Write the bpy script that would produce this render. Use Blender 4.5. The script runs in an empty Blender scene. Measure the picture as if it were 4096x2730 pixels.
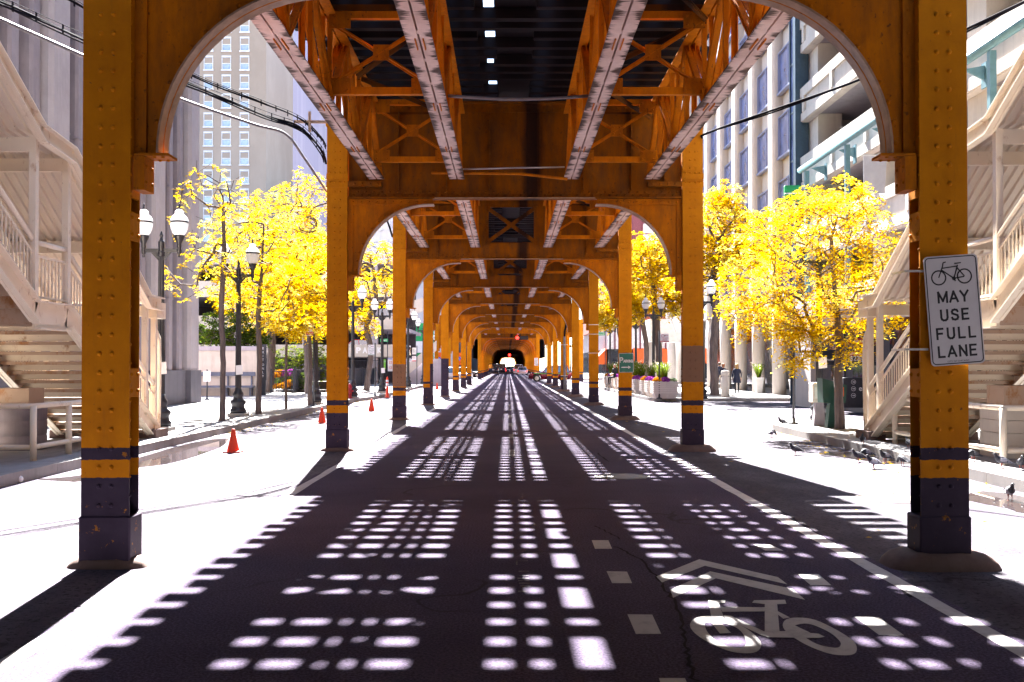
import bpy, math, random
from mathutils import Vector, Matrix
R = math.radians
C = bpy.context.scene.collection
sc = bpy.context.scene
rnd = random.Random(7)
# ------------------------------------------------------------------ camera model (measured from the photo, 4096 px wide)
F, PX, PY, HOR = 4004.0, 2030.0, 1413.5, 1462.0
CAMH = 1.688
PITCH = math.atan((HOR - PY) / F)
CP, SP = math.cos(PITCH), math.sin(PITCH)

def ray(u, v):
    a, b = (u - PX) / F, -(v - PY) / F
    return Vector((a, CP - b * SP, SP + b * CP))

def at(u, v, Y):
    d = ray(u, v)
    t = Y / d.y
    return Vector((d.x * t, Y, CAMH + d.z * t))

def gd(u, v, z=0.0):
    d = ray(u, v)
    t = (z - CAMH) / d.z
    return Vector((d.x * t, d.y * t, z))

ORD = ['nearest', 'second', 'third', 'fourth', 'fifth', 'sixth', 'seventh', 'eighth', 'ninth', 'tenth', 'eleventh', 'twelfth', 'thirteenth',
       'fourteenth', 'fifteenth', 'sixteenth', 'seventeenth', 'eighteenth', 'nineteenth', 'twentieth', 'twenty-first', 'twenty-second',
       'twenty-third', 'twenty-fourth', 'twenty-fifth', 'twenty-sixth', 'twenty-seventh', 'twenty-eighth', 'twenty-ninth', 'thirtieth', 'thirty-first']

# ------------------------------------------------------------------ mesh builder
class MB:
    def __init__(s):
        s.v, s.f, s.m, s.s, s.mi = [], [], [], [], 0

    def add(s, vs, fs, smooth=False):
        o = len(s.v)
        s.v.extend([tuple(p) for p in vs])
        for f in fs:
            s.f.append([i + o for i in f]); s.m.append(s.mi); s.s.append(smooth)
        return s

    def box(s, x0, x1, y0, y1, z0, z1):
        return s.add([(x0, y0, z0), (x1, y0, z0), (x1, y1, z0), (x0, y1, z0), (x0, y0, z1), (x1, y0, z1), (x1, y1, z1), (x0, y1, z1)],
                     [(0, 3, 2, 1), (4, 5, 6, 7), (0, 1, 5, 4), (1, 2, 6, 5), (2, 3, 7, 6), (3, 0, 4, 7)])

    def bbox(s, x0, x1, y0, y1, z0, z1, b=.02):      # box with chamfered vertical and top edges
        vs, fs = [], []
        rings = [(0, z0), (0, z1 - b), (b, z1)]
        for ins, z in rings:
            for sx, sy in ((0, 0), (1, 0), (1, 1), (0, 1)):
                X = x0 if not sx else x1; Y = y0 if not sy else y1
                dx = 1 if not sx else -1; dy = 1 if not sy else -1
                a = (X + dx * (b + ins * .0), Y + dy * ins, z); c = (X + dx * ins, Y + dy * (b), z)
                if sx == sy: vs += [c, a]
                else: vs += [a, c]
        for k in range(2):
            for i in range(8):
                fs.append((k * 8 + i, k * 8 + (i + 1) % 8, k * 8 + 8 + (i + 1) % 8, k * 8 + 8 + i))
        fs.append(tuple(range(16, 24))); fs.append(tuple(reversed(range(8))))
        return s.add(vs, fs)

    def bar(s, p, q, w, h, up=(0, 0, 1)):
        p, q = Vector(p), Vector(q); d = (q - p).normalized(); up = Vector(up)
        sd = d.cross(up)
        if sd.length < 1e-4: sd = d.cross(Vector((0, 1, 0)))
        sd.normalize(); u = sd.cross(d).normalized()
        a, b = sd * w / 2, u * h / 2
        return s.add([p - a - b, p + a - b, p + a + b, p - a + b, q - a - b, q + a - b, q + a + b, q - a + b],
                     [(0, 1, 2, 3), (7, 6, 5, 4), (0, 4, 5, 1), (1, 5, 6, 2), (2, 6, 7, 3), (3, 7, 4, 0)])

    def tube(s, pts, r, n=8, smooth=True, cap=True):
        pts = [Vector(p) for p in pts]; k = len(pts)
        rs = r if isinstance(r, (list, tuple)) else [r] * k
        vs, fs, u = [], [], None
        for i, p in enumerate(pts):
            d = (pts[min(i + 1, k - 1)] - pts[max(i - 1, 0)])
            d = d.normalized() if d.length > 1e-9 else Vector((0, 0, 1))
            if u is None:
                u = d.cross(Vector((0, 0, 1)))
                if u.length < 1e-3: u = d.cross(Vector((0, 1, 0)))
            u = (u - d * u.dot(d)); u = u.normalized() if u.length > 1e-6 else d.orthogonal().normalized(); w = d.cross(u)
            for j in range(n):
                a = 2 * math.pi * j / n
                vs.append(p + (u * math.cos(a) + w * math.sin(a)) * rs[i])
        for i in range(k - 1):
            for j in range(n):
                fs.append((i * n + j, i * n + (j + 1) % n, (i + 1) * n + (j + 1) % n, (i + 1) * n + j))
        s.add(vs, fs, smooth)
        if cap and n > 2:
            o = len(s.v) - len(vs)
            for f in (list(range(n - 1, -1, -1)), list(range((k - 1) * n, k * n))):
                s.f.append([i + o for i in f]); s.m.append(s.mi); s.s.append(False)
        return s

    def lathe(s, prof, n=16, c=(0, 0, 0), smooth=True, sx=1, sy=1, rot=0):
        vs, fs = [], []
        for r, z in prof:
            for j in range(n):
                a = 2 * math.pi * j / n + rot
                vs.append((c[0] + r * math.cos(a) * sx, c[1] + r * math.sin(a) * sy, c[2] + z))
        for i in range(len(prof) - 1):
            for j in range(n):
                fs.append((i * n + j, i * n + (j + 1) % n, (i + 1) * n + (j + 1) % n, (i + 1) * n + j))
        s.add(vs, fs, smooth)
        o = len(s.v) - len(vs)
        for f in (list(range(n - 1, -1, -1)), list(range((len(prof) - 1) * n, len(prof) * n))):
            s.f.append([i + o for i in f]); s.m.append(s.mi); s.s.append(False)
        return s

    def prism(s, poly, t0, t1, plane='xz'):
        g = {'xz': lambda a, b, t: (a, t, b), 'yz': lambda a, b, t: (t, a, b), 'xy': lambda a, b, t: (a, b, t)}[plane]
        n = len(poly); vs = [g(a, b, t0) for a, b in poly] + [g(a, b, t1) for a, b in poly]
        area = sum(poly[i][0] * poly[(i + 1) % n][1] - poly[(i + 1) % n][0] * poly[i][1] for i in range(n))
        flip = (area > 0) == (plane != 'xz')
        top, bot = list(range(n, 2 * n)), list(range(n - 1, -1, -1))
        sides = [(i, (i + 1) % n, n + (i + 1) % n, n + i) for i in range(n)]
        if not flip:
            top.reverse(); bot.reverse(); sides = [tuple(reversed(f)) for f in sides]
        return s.add(vs, [top, bot] + sides)

    def dome(s, p, nrm, r, h, n=7):
        p, nrm = Vector(p), Vector(nrm).normalized(); u = nrm.orthogonal().normalized(); w = nrm.cross(u)
        vs = []
        for rr, hh in ((r, 0), (r * .85, h * .6), (r * .4, h * .95)):
            for j in range(n):
                a = 2 * math.pi * j / n
                vs.append(p + (u * math.cos(a) + w * math.sin(a)) * rr + nrm * hh)
        fs = [(i * n + j, i * n + (j + 1) % n, (i + 1) * n + (j + 1) % n, (i + 1) * n + j) for i in range(2) for j in range(n)]
        fs.append(tuple(range(2 * n, 3 * n)))
        return s.add(vs, fs, True)

    def ell(s, c, rad, n=12, k=8, rot=None):
        vs, fs = [], []
        c = Vector(c)
        for i in range(k + 1):
            t = math.pi * i / k
            for j in range(n):
                a = 2 * math.pi * j / n
                q = Vector((rad[0] * math.sin(t) * math.cos(a), rad[1] * math.sin(t) * math.sin(a), -rad[2] * math.cos(t)))
                if rot is not None: q = rot @ q
                vs.append(c + q)
        for i in range(k):
            for j in range(n):
                fs.append((i * n + j, i * n + (j + 1) % n, (i + 1) * n + (j + 1) % n, (i + 1) * n + j))
        return s.add(vs, fs, True)

    def stroke(s, pts, w, g, t=.004):      # flat ribbon in a plane: g maps (a,b,h) to 3D
        for i in range(len(pts) - 1):
            (a0, b0), (a1, b1) = pts[i], pts[i + 1]
            L = math.hypot(a1 - a0, b1 - b0) or 1
            nx, ny = -(b1 - b0) / L * w / 2, (a1 - a0) / L * w / 2
            q = [(a0 + nx, b0 + ny), (a0 - nx, b0 - ny), (a1 - nx, b1 - ny), (a1 + nx, b1 + ny)]
            s.add([g(a, b, 0) for a, b in q] + [g(a, b, t + i * 1e-5) for a, b in q],
                  [(0, 1, 2, 3), (7, 6, 5, 4), (0, 4, 5, 1), (1, 5, 6, 2), (2, 6, 7, 3), (3, 7, 4, 0)])
        return s

    def ring(s, c, r, w, g, n=24, t=.004):
        return s.stroke([(c[0] + r * math.cos(2 * math.pi * i / n), c[1] + r * math.sin(2 * math.pi * i / n)) for i in range(n + 1)], w, g, t)

    def mesh(s, name, mats, off=(0, 0, 0)):
        me = bpy.data.meshes.new(name)
        me.from_pydata([(a - off[0], b - off[1], c - off[2]) for a, b, c in s.v], [], s.f)
        for m in (mats if isinstance(mats, (list, tuple)) else [mats]): me.materials.append(m)
        me.polygons.foreach_set('material_index', s.m)
        me.polygons.foreach_set('use_smooth', s.s)
        me.update()
        return me

    def build(s, name, mats, parent=None, world=False):
        off = Vector((0, 0, 0))
        if world and parent is not None:
            p = parent
            while p is not None: off += p.location; p = p.parent
        o = bpy.data.objects.new(name, s.mesh(name, mats, off)); C.objects.link(o)
        if parent is not None: o.parent = parent
        return o

def tag(o, label=None, cat=None, group=None, kind=None):
    if label: o['label'] = label
    if cat: o['category'] = cat
    if group: o['group'] = group
    if kind: o['kind'] = kind
    return o

def thing(name, label, cat, loc=(0, 0, 0), rz=0, group=None):
    o = bpy.data.objects.new(name, None); C.objects.link(o)
    o.empty_display_size = .2
    o.location = loc; o.rotation_euler = (0, 0, rz)
    return tag(o, label, cat, group)

def kids(o): return KIDS.get(o.name) or [c for c in o.children]
KIDS = {}

def copy_tree(o, loc=None, rz=None, label=None, parent=None):
    c = o.copy(); C.objects.link(c)
    if parent is not None: c.parent = parent
    if loc is not None: c.location = loc
    if rz is not None: c.rotation_euler = (0, 0, rz)
    if label: c['label'] = label
    for ch in o.children: copy_tree(ch, parent=c)
    return c

def use_mat(o, i, m):
    o.material_slots[i].link = 'OBJECT'; o.material_slots[i].material = m

FONT_CACHE = {}
def text_mesh(body, bold):
    k = (body, bold)
    if k not in FONT_CACHE:
        cu = bpy.data.curves.new('lettering', 'FONT'); cu.body = body; cu.align_x = 'CENTER'
        cu.offset = bold; cu.resolution_u = 3; cu.space_line = 1.15
        o = bpy.data.objects.new('lettering', cu); C.objects.link(o)
        bpy.context.view_layer.update()
        me = bpy.data.meshes.new_from_object(o.evaluated_get(bpy.context.evaluated_depsgraph_get()))
        vs = [tuple(v.co) for v in me.vertices]; fs = [list(p.vertices) for p in me.polygons]
        bpy.data.objects.remove(o); bpy.data.meshes.remove(me)
        FONT_CACHE[k] = (vs, fs)
    return FONT_CACHE[k]

def lettering(parent, body, c, m, h, w=None, rz=0, tilt=0, bold=.02, name='lettering', depth=.004):
    """letters standing at world point c, facing -Y turned by rz about Z, tilted in their own plane; fitted to h (all lines) and w"""
    vs, fs = text_mesh(body, bold)
    xs = [v[0] for v in vs]; ys = [v[1] for v in vs]
    x0, x1, y0, y1 = min(xs), max(xs), min(ys), max(ys)
    ky = h / (y1 - y0); kx = (w / (x1 - x0)) if w else ky
    off = Vector((0, 0, 0)); p = parent; rot = 0
    while p is not None: off += p.location; p = p.parent
    M = Matrix.Rotation(rz, 3, 'Z') @ Matrix.Rotation(tilt, 3, 'Y')
    mb = MB()
    q = [M @ Vector(((v[0] - (x0 + x1) / 2) * kx, 0, (v[1] - (y0 + y1) / 2) * ky)) + Vector(c) - off for v in vs]
    mb.add(q, fs)
    return mb.build(name, m, parent)
# ------------------------------------------------------------------ materials
class NT:
    def __init__(s, name):
        s.m = bpy.data.materials.new(name); s.m.use_nodes = True
        s.t = s.m.node_tree; s.n = s.t.nodes; s.b = s.n['Principled BSDF']
        s.out = s.n['Material Output']
    def new(s, typ, **kw):
        n = s.n.new(typ)
        for k, v in kw.items():
            if k.startswith('i_'):
                n.inputs[k[2:].replace('_', ' ')].default_value = v
            else: setattr(n, k, v)
        return n
    def link(s, a, b): s.t.links.new(a, b)
    def coord(s, out='Object'): return s.new('ShaderNodeTexCoord').outputs[out]
    def noise(s, vec, scale, detail=4, rough=.6, sc3=None):
        if sc3:
            mp = s.new('ShaderNodeMapping'); mp.inputs['Scale'].default_value = sc3; s.link(vec, mp.inputs[0]); vec = mp.outputs[0]
        n = s.new('ShaderNodeTexNoise'); n.inputs['Scale'].default_value = scale; n.inputs['Detail'].default_value = detail
        n.inputs['Roughness'].default_value = rough; s.link(vec, n.inputs['Vector']); return n.outputs['Fac']
    def ramp(s, fac, stops):
        n = s.new('ShaderNodeValToRGB'); e = n.color_ramp.elements
        while len(e) < len(stops): e.new(.5)
        for i, (p, c) in enumerate(stops):
            e[i].position = p; e[i].color = (c if hasattr(c, '__len__') else (c, c, c)) + ((1,) if not hasattr(c, '__len__') or len(c) == 3 else ())
        s.link(fac, n.inputs[0]); return n.outputs[0]
    def mix(s, fac, a, b, typ='MIX'):
        n = s.new('ShaderNodeMix', data_type='RGBA', blend_type=typ)
        for v, i in ((fac, 0), (a, 6), (b, 7)):
            if hasattr(v, 'links') or hasattr(v, 'is_linked'): s.link(v, n.inputs[i])
            elif i == 0: n.inputs[0].default_value = v
            else: n.inputs[i].default_value = tuple(v) + (1,)
        return n.outputs[2]
    def math(s, op, a, b=0.0):
        n = s.new('ShaderNodeMath', operation=op)
        for v, i in ((a, 0), (b, 1)):
            if isinstance(v, (int, float)): n.inputs[i].default_value = v
            else: s.link(v, n.inputs[i])
        return n.outputs[0]
    def bump(s, h, strength=.3, dist=.02):
        n = s.new('ShaderNodeBump'); n.inputs['Strength'].default_value = strength; n.inputs['Distance'].default_value = dist
        s.link(h, n.inputs['Height']); s.link(n.outputs[0], s.b.inputs['Normal'])
    def col(s, c):
        if hasattr(c, 'is_linked'): s.link(c, s.b.inputs['Base Color'])
        else: s.b.inputs['Base Color'].default_value = tuple(c) + (1,)
    def set(s, rough=.6, metal=0, spec=.4):
        s.b.inputs['Roughness'].default_value = rough; s.b.inputs['Metallic'].default_value = metal
        s.b.inputs['Specular IOR Level'].default_value = spec
        return s.m

def simple(name, c, rough=.6, metal=0, var=.25, scale=4, spec=.4, bump=0, bscale=60, c2=None):
    t = NT(name); v = t.coord()
    n = t.noise(v, scale, 5, .65)
    c2 = c2 or tuple(x * (1 - var) for x in c); c1 = tuple(min(1, x * (1 + var * .6)) for x in c)
    t.col(t.mix(t.ramp(n, [(.35, 0.), (.68, 1.)]), c2, c1))
    if bump: t.bump(t.noise(v, bscale, 4), bump)
    return t.set(rough, metal, spec)

YEL = (.61, .222, .003); YEL2 = (.47, .158, .002); BLK = (.030, .026, .030)
def paint(name, black=.75, stripe=(.90, 1.0), patch=None, side_black=None):
    """yellow column paint: black foot, black band, optional brown repaint patch; chips and grime"""
    t = NT(name); v = t.coord()
    sp = t.new('ShaderNodeSeparateXYZ'); t.link(v, sp.inputs[0]); z = sp.outputs[2]
    wob = t.math('MULTIPLY', t.math('SUBTRACT', t.noise(v, 14, 3), .5), .03)
    zz = t.math('ADD', z, wob)
    base = t.mix(t.ramp(t.noise(v, 2.2, 6, .7), [(.35, 0.), (.7, 1.)]), YEL2, YEL)
    grime = t.ramp(t.noise(v, 1.0, 6, .75, (9, 9, 1.1)), [(.56, 0.), (.8, .55)])
    base = t.mix(grime, base, (.24, .085, .014))
    spots = t.ramp(t.noise(v, 26, 3, .5), [(.69, 0.), (.74, .8)])
    base = t.mix(spots, base, (.10, .05, .025))
    dark = t.math('LESS_THAN', zz, black)
    if stripe:
        dark = t.math('MAXIMUM', dark, t.math('MULTIPLY', t.math('GREATER_THAN', zz, stripe[0]), t.math('LESS_THAN', zz, stripe[1])))
    if side_black:
        x = sp.outputs[0]
        dark = t.math('MAXIMUM', dark, t.math('MULTIPLY', t.math('LESS_THAN', zz, side_black[1]), t.math('GREATER_THAN', t.math('ADD', x, wob), side_black[0])))
    chip = t.ramp(t.noise(v, 11, 5, .7), [(.63, 0.), (.67, .9)])
    blk = t.mix(chip, t.mix(t.noise(v, 5, 4), (.022, .014, .028), (.055, .040, .066)), (.34, .13, .01))
    c = t.mix(dark, base, blk)
    if patch:
        pm = t.math('MULTIPLY', t.math('GREATER_THAN', t.math('ADD', z, t.math('MULTIPLY', wob, 1.5)), patch[0]), t.math('LESS_THAN', t.math('ADD', z, t.math('MULTIPLY', wob, 1.8)), patch[1]))
        c = t.mix(pm, c, (.215, .115, .068))
    t.col(c); t.bump(t.noise(v, 35, 4, .6), .15, .01)
    return t.set(.6, 0, .10)

def girder_mat(name, dirt=.6, shade=1.0, drip=False):
    t = NT(name); v = t.coord()
    base = t.mix(t.ramp(t.noise(v, 1.6, 6, .7), [(.35, 0.), (.7, 1.)]), YEL2, YEL)
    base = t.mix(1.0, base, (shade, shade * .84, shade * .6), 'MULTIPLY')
    g = t.ramp(t.noise(v, 1.2, 7, .75, (5, 5, 1.2)), [(.40, 0.), (.70, dirt)])
    c = t.mix(g, base, (.085, .040, .016))
    s2 = t.ramp(t.noise(v, 18, 3, .5), [(.64, 0.), (.72, .7)])
    c = t.mix(s2, c, (.06, .030, .014))
    if drip:
        sp = t.new('ShaderNodeSeparateXYZ'); t.link(v, sp.inputs[0])
        dx = t.math('ABSOLUTE', t.math('SUBTRACT', t.math('ADD', sp.outputs[0], t.math('MULTIPLY', t.math('SUBTRACT', t.noise(v, 3, 3, .6, (1, 1, .3)), .5), .12)), .33))
        c = t.mix(t.ramp(dx, [(.10, .88), (.24, 0.)]), c, (.012, .008, .010))
    t.col(c); t.bump(t.noise(v, 30, 4, .6), .15, .01)
    return t.set(.65, 0, .08)

def chord_mat():
    """bare pinkish weathered steel with black rust streaks creeping in from both edges of the chord"""
    t = NT('weathered_chord'); v = t.coord()
    sp = t.new('ShaderNodeSeparateXYZ'); t.link(v, sp.inputs[0])
    ax = t.math('ABSOLUTE', sp.outputs[0])
    streak = t.math('ADD', t.math('MULTIPLY', t.noise(v, 1.0, 4, .6, (1.0, 2.3, 1)), .95), t.math('MULTIPLY', t.noise(v, 1.0, 6, .8, (.9, 30, 1)), .75))
    edge = t.math('ADD', t.math('MULTIPLY', ax, 5.0), t.math('MULTIPLY', t.math('SUBTRACT', streak, .80), 3.2))
    m = t.ramp(edge, [(.66, 0.), (.80, 1.)])
    base = t.mix(t.ramp(t.noise(v, 1.0, 5, .6, (2, 1.3, 2)), [(.3, 0.), (.7, 1.)]), (.50, .34, .29), (.78, .62, .56))
    fine = t.ramp(t.noise(v, 1.0, 6, .7, (4, 60, 4)), [(.55, 0.), (.75, .35)])
    base = t.mix(fine, base, (.22, .12, .085))
    t.col(t.mix(m, base, (.050, .019, .009)))
    return t.set(.6, 0, .3)

def asphalt():
    t = NT('asphalt'); v = t.coord()
    big = t.noise(v, .35, 5, .65)
    fine = t.noise(v, 55, 3, .7)
    c = t.mix(t.ramp(big, [(.3, 0.), (.7, 1.)]), (.050, .037, .063), (.084, .065, .098))
    c = t.mix(t.ramp(fine, [(.40, 0.), (.62, 1.)]), t.mix(1.0, c, (.55, .53, .58), 'MULTIPLY'), t.mix(1.0, c, (1.55, 1.5, 1.6), 'MULTIPLY'))
    sp = t.new('ShaderNodeSeparateXYZ'); t.link(v, sp.inputs[0])
    # the kerbside lanes are an older, paler surface with worn patches
    ed = t.math('GREATER_THAN', t.math('ADD', t.math('ABSOLUTE', t.math('SUBTRACT', sp.outputs[0], .1)), t.math('MULTIPLY', t.math('SUBTRACT', t.noise(v, 1.4, 4), .5), .35)), 3.05)
    worn = t.ramp(t.noise(v, .9, 8, .75, (1, .45, 1)), [(.40, 0.), (.66, 1.)])
    old = t.mix(worn, (.068, .055, .076), (.145, .130, .150))
    pit = t.ramp(t.noise(v, 22, 5, .75), [(.40, 1.), (.47, 0.)])
    old = t.mix(pit, old, (.035, .032, .036))
    old = t.mix(t.math('MULTIPLY', t.math('GREATER_THAN', sp.outputs[0], 3.0), .5), old, t.mix(1.0, old, (.42, .42, .45), 'MULTIPLY'))
    c = t.mix(ed, c, old)
    vo = t.new('ShaderNodeTexVoronoi', feature='DISTANCE_TO_EDGE'); vo.inputs['Scale'].default_value = .33
    nz = t.new('ShaderNodeTexNoise'); nz.inputs['Scale'].default_value = 1.3; t.link(v, nz.inputs['Vector'])
    va = t.new('ShaderNodeVectorMath', operation='ADD'); t.link(v, va.inputs[0])
    vs = t.new('ShaderNodeVectorMath', operation='SCALE'); vs.inputs['Scale'].default_value = 1.1; t.link(nz.outputs['Color'], vs.inputs[0]); t.link(vs.outputs[0], va.inputs[1])
    t.link(va.outputs[0], vo.inputs['Vector'])
    cr = t.math('MULTIPLY', t.ramp(vo.outputs[0], [(.004, 1.), (.009, 0.)]), t.ramp(t.noise(v, .5, 2), [(.5, 0.), (.6, .75)]))
    c = t.mix(cr, c, (.022, .018, .02))
    t.col(c); t.bump(fine, .6, .008)
    return t.set(.9, 0, .1)

def concrete(name, a, b, joint=0, bump=.2):
    t = NT(name); v = t.coord()
    c = t.mix(t.ramp(t.noise(v, .8, 8, .7), [(.3, 0.), (.7, 1.)]), a, b)
    st = t.ramp(t.noise(v, 1.0, 6, .75, (3, 3, .35)), [(.5, 0.), (.75, .4)])
    c = t.mix(st, c, tuple(x * .55 for x in a))
    if joint:
        br = t.new('ShaderNodeTexBrick', offset=0.0); br.inputs['Scale'].default_value = 1.0; br.inputs['Mortar Size'].default_value = .006
        br.inputs['Brick Width'].default_value = joint; br.inputs['Row Height'].default_value = joint; t.link(v, br.inputs['Vector'])
        c = t.mix(br.outputs['Fac'], c, tuple(x * .4 for x in a))
    t.col(c); t.bump(t.noise(v, 40, 5, .7), bump, .006)
    return t.set(.85, 0, .25)

def glass(name, c, rough=.06, wav=.25):
    t = NT(name); v = t.coord()
    n = t.noise(v, .9, 3, .5)
    t.col(t.mix(t.ramp(n, [(.35, 0.), (.65, 1.)]), tuple(x * .5 for x in c), c))
    t.bump(t.noise(v, .8, 2), wav, .05)
    m = t.set(rough, 0, .9); t.b.inputs['IOR'].default_value = 1.7
    return m

def leaf(name, c, c2, tr=.5):
    t = NT(name); v = t.coord()
    rn = t.new('ShaderNodeNewGeometry').outputs['Random Per Island']
    col = t.mix(t.ramp(rn, [(.1, 0.), (.9, 1.)]), c, c2)
    t.n.remove(t.b)
    d = t.new('ShaderNodeBsdfDiffuse'); tl = t.new('ShaderNodeBsdfTranslucent'); mx = t.new('ShaderNodeMixShader'); mx.inputs[0].default_value = tr
    t.link(col, d.inputs[0]); t.link(col, tl.inputs[0]); t.link(d.outputs[0], mx.inputs[1]); t.link(tl.outputs[0], mx.inputs[2])
    t.link(mx.outputs[0], t.out.inputs[0])
    return t.m

def emit(name, c, s):
    t = NT(name); t.b.inputs['Emission Color'].default_value = c + (1,); t.b.inputs['Emission Strength'].default_value = s
    t.col(c); return t.m

def rusty(name, a, b, rust=(.30, .12, .025), th=(.58, .72), zrust=False):
    t = NT(name); v = t.coord()
    c = t.mix(t.noise(v, 2.5, 5), a, b)
    m = t.ramp(t.noise(v, 2.2, 8, .75, (1.6, 1.6, .8)), [(th[0], 0.), (th[1], .85)])
    c = t.mix(m, c, rust)
    sp = t.ramp(t.noise(v, 19, 3), [(.71, 0.), (.75, .7)])
    t.col(t.mix(sp, c, (.12, .055, .02))); t.bump(t.noise(v, 25, 4), .1, .01)
    return t.set(.5, 0, .4)

def streaked(name, a, b, sc3, th=(.5, .75), rough=.7):
    t = NT(name); v = t.coord()
    t.col(t.mix(t.ramp(t.noise(v, 1.0, 6, .7, sc3), [(th[0], 0.), (th[1], 1.)]), a, b)); return t.set(rough, 0, .3)

M = {}
M['col'] = paint('column_paint'); M['col_patch_r'] = paint('column_paint_brown_patch', patch=(1.36, 2.07))
M['col_patch_l'] = paint('column_paint_low_brown_patch', patch=(1.03, 1.72)); M['col_side'] = paint('column_paint_side_black', side_black=(-3.42, 1.75))
M['col_black'] = paint('column_paint_tall_black', black=2.05, stripe=None)
M['girder'] = girder_mat('girder_paint', .6, .95); M['recess'] = girder_mat('recess_shade_paint', .95, .16); M['girder_m'] = girder_mat('girder_paint_dull', .85, .46, True); M['girder_d'] = girder_mat('girder_paint_grimy', .9, .25, True); M['truss'] = girder_mat('truss_paint', .45, 1.15)  # recess paint darkened to stand in for shade; truss brightened for side light
M['chord'] = chord_mat(); M['edge'] = simple('worn_flange_steel', (.36, .225, .14), .45, 0, .35, 6)
M['tie'] = streaked('creosote_timber', (.006, .003, .006), (.017, .008, .008), (1, 9, 3)); M['plank'] = streaked('walkway_board', (.008, .005, .008), (.022, .012, .011), (1, 9, 3))
M['rail'] = simple('rail_steel', (.16, .10, .07), .4, .7, .3)
M['asphalt'] = asphalt(); M['walk'] = concrete('sidewalk_concrete', (.19, .183, .187), (.27, .262, .26), 1.6); M['kerb'] = concrete('kerb_stone', (.20, .185, .18), (.33, .31, .29))
M['footing'] = concrete('footing_concrete', (.085, .045, .034), (.19, .13, .115)); M['mark'] = streaked('road_paint', (.47, .44, .43), (.30, .275, .28), (7, 5, 1), (.48, .74), .7)
M['markworn'] = streaked('worn_road_paint', (.26, .235, .25), (.085, .07, .08), (9, 5, 1), (.42, .58), .8)
M['tar'] = simple('crack_tar', (.026, .021, .026), .95, spec=.05); M['iron'] = simple('cast_iron_cover', (.09, .075, .07), .5, .5, .4, 9)
M['water'] = NT('puddle_water').set(.02, 0, .8); M['water'].node_tree.nodes['Principled BSDF'].inputs['Base Color'].default_value = (.045, .035, .035, 1)
M['tower'] = concrete('tower_concrete', (.19, .165, .19), (.27, .235, .26)); M['tower2'] = concrete('tower_concrete_pale', (.29, .255, .275), (.38, .34, .355))
M['plinth'] = concrete('dark_plinth', (.085, .078, .095), (.12, .11, .13)); M['cream_b'] = streaked('buff_brick', (.27, .21, .17), (.36, .29, .24), (.05, .05, .03), (.4, .65))
M['trim'] = simple('pale_trim', (.62, .60, .60), .7); M['bluewall'] = streaked('blue_grey_cladding', (.20, .22, .34), (.26, .28, .40), (1.2, 1.2, .01))
M['beige'] = concrete('beige_stone', (.42, .37, .335), (.51, .455, .41)); M['garage'] = concrete('cream_precast', (.50, .44, .385), (.61, .545, .48))
M['pglass'] = glass('pale_window_glass', (.30, .34, .44)); M['bglass'] = glass('blue_window_glass', (.17, .21, .40), .05, .5); M['dglass'] = glass('dark_shop_glass', (.03, .035, .045))
M['maroon'] = simple('maroon_brick', (.16, .045, .06), .8, 0, .3, 6); M['redbrick'] = simple('brick_red_band', (.30, .075, .05), .8)
M['teal'] = simple('teal_metal', (.10, .20, .225), .45, 0, .2); M['navyteal'] = simple('navy_teal_metal', (.035, .065, .095), .4, 0, .2); M['white'] = simple('white_paint', (.72, .70, .68), .5, 0, .1)
M['stairw'] = rusty('cream_stair_paint', (.66, .555, .42), (.78, .685, .55), th=(.58, .69)); M['stairu'] = rusty('stair_rust_shade_paint', (.36, .24, .17), (.46, .33, .24), (.30, .11, .015), th=(.52, .64))  # underside tone mixes real rust with painted-in shade
M['corr'] = rusty('corrugated_roof_paint', (.64, .55, .45), (.72, .64, .54), th=(.66, .8))
M['black'] = simple('black_enamel', (.018, .018, .024), .35, 0, .3); M['globe'] = NT('lamp_globe_glass').set(.25, 0, .5)
g_ = M['globe'].node_tree.nodes['Principled BSDF']; g_.inputs['Base Color'].default_value = (.80, .79, .80, 1); g_.inputs['Subsurface Weight'].default_value = .0; g_.inputs['Transmission Weight'].default_value = .25
M['bark'] = streaked('locust_bark', (.055, .042, .042), (.13, .10, .095), (9, 9, 1.5), (.35, .65), .9)
M['leaf'] = leaf('yellow_locust_leaf', (.44, .255, .0012), (.64, .44, .002), .55); M['leaf2'] = leaf('highlight_locust_leaf', (.62, .47, .02), (.76, .66, .12), .5); M['leafg'] = leaf('green_shrub_leaf', (.030, .060, .010), (.075, .11, .016))  # leaf2 is a paler leaf colour painted in for sunlit highlights
M['leafyg'] = leaf('yellow_green_leaf', (.08, .11, .008), (.13, .15, .012))
M['signw'] = simple('white_sign_sheet', (.60, .575, .60), .4, 0, .06); M['ink'] = simple('black_sign_ink', (.012, .012, .018), .5); M['signg'] = simple('green_sign_sheet', (.010, .115, .085), .4, 0, .08)
M['signr'] = simple('red_sign_ink', (.42, .02, .03), .5); M['strap'] = simple('steel_strap', (.55, .53, .52), .3, .6, .1)
M['cone'] = simple('cone_orange', (.62, .045, .012), .5, 0, .12); M['orange'] = simple('orange_canvas', (.62, .10, .015), .8, 0, .15)
M['hydrant'] = simple('hydrant_red', (.30, .012, .02), .4); M['greenbox'] = simple('dark_green_paint', (.012, .05, .036), .4); M['ivory'] = simple('ivory_paint', (.55, .50, .47), .5)
M['cable'] = simple('cable_sheath', (.010, .009, .014), .9, spec=.05); M['cablel'] = simple('grey_conduit', (.20, .19, .21), .5, .1)
M['skin'] = simple('skin', (.42, .24, .17), .6, 0, .1); M['navy'] = simple('navy_cloth', (.014, .017, .040), .85); M['khaki'] = simple('khaki_cloth', (.32, .26, .20), .85); M['jean'] = simple('dark_denim', (.03, .045, .10), .85)
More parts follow.
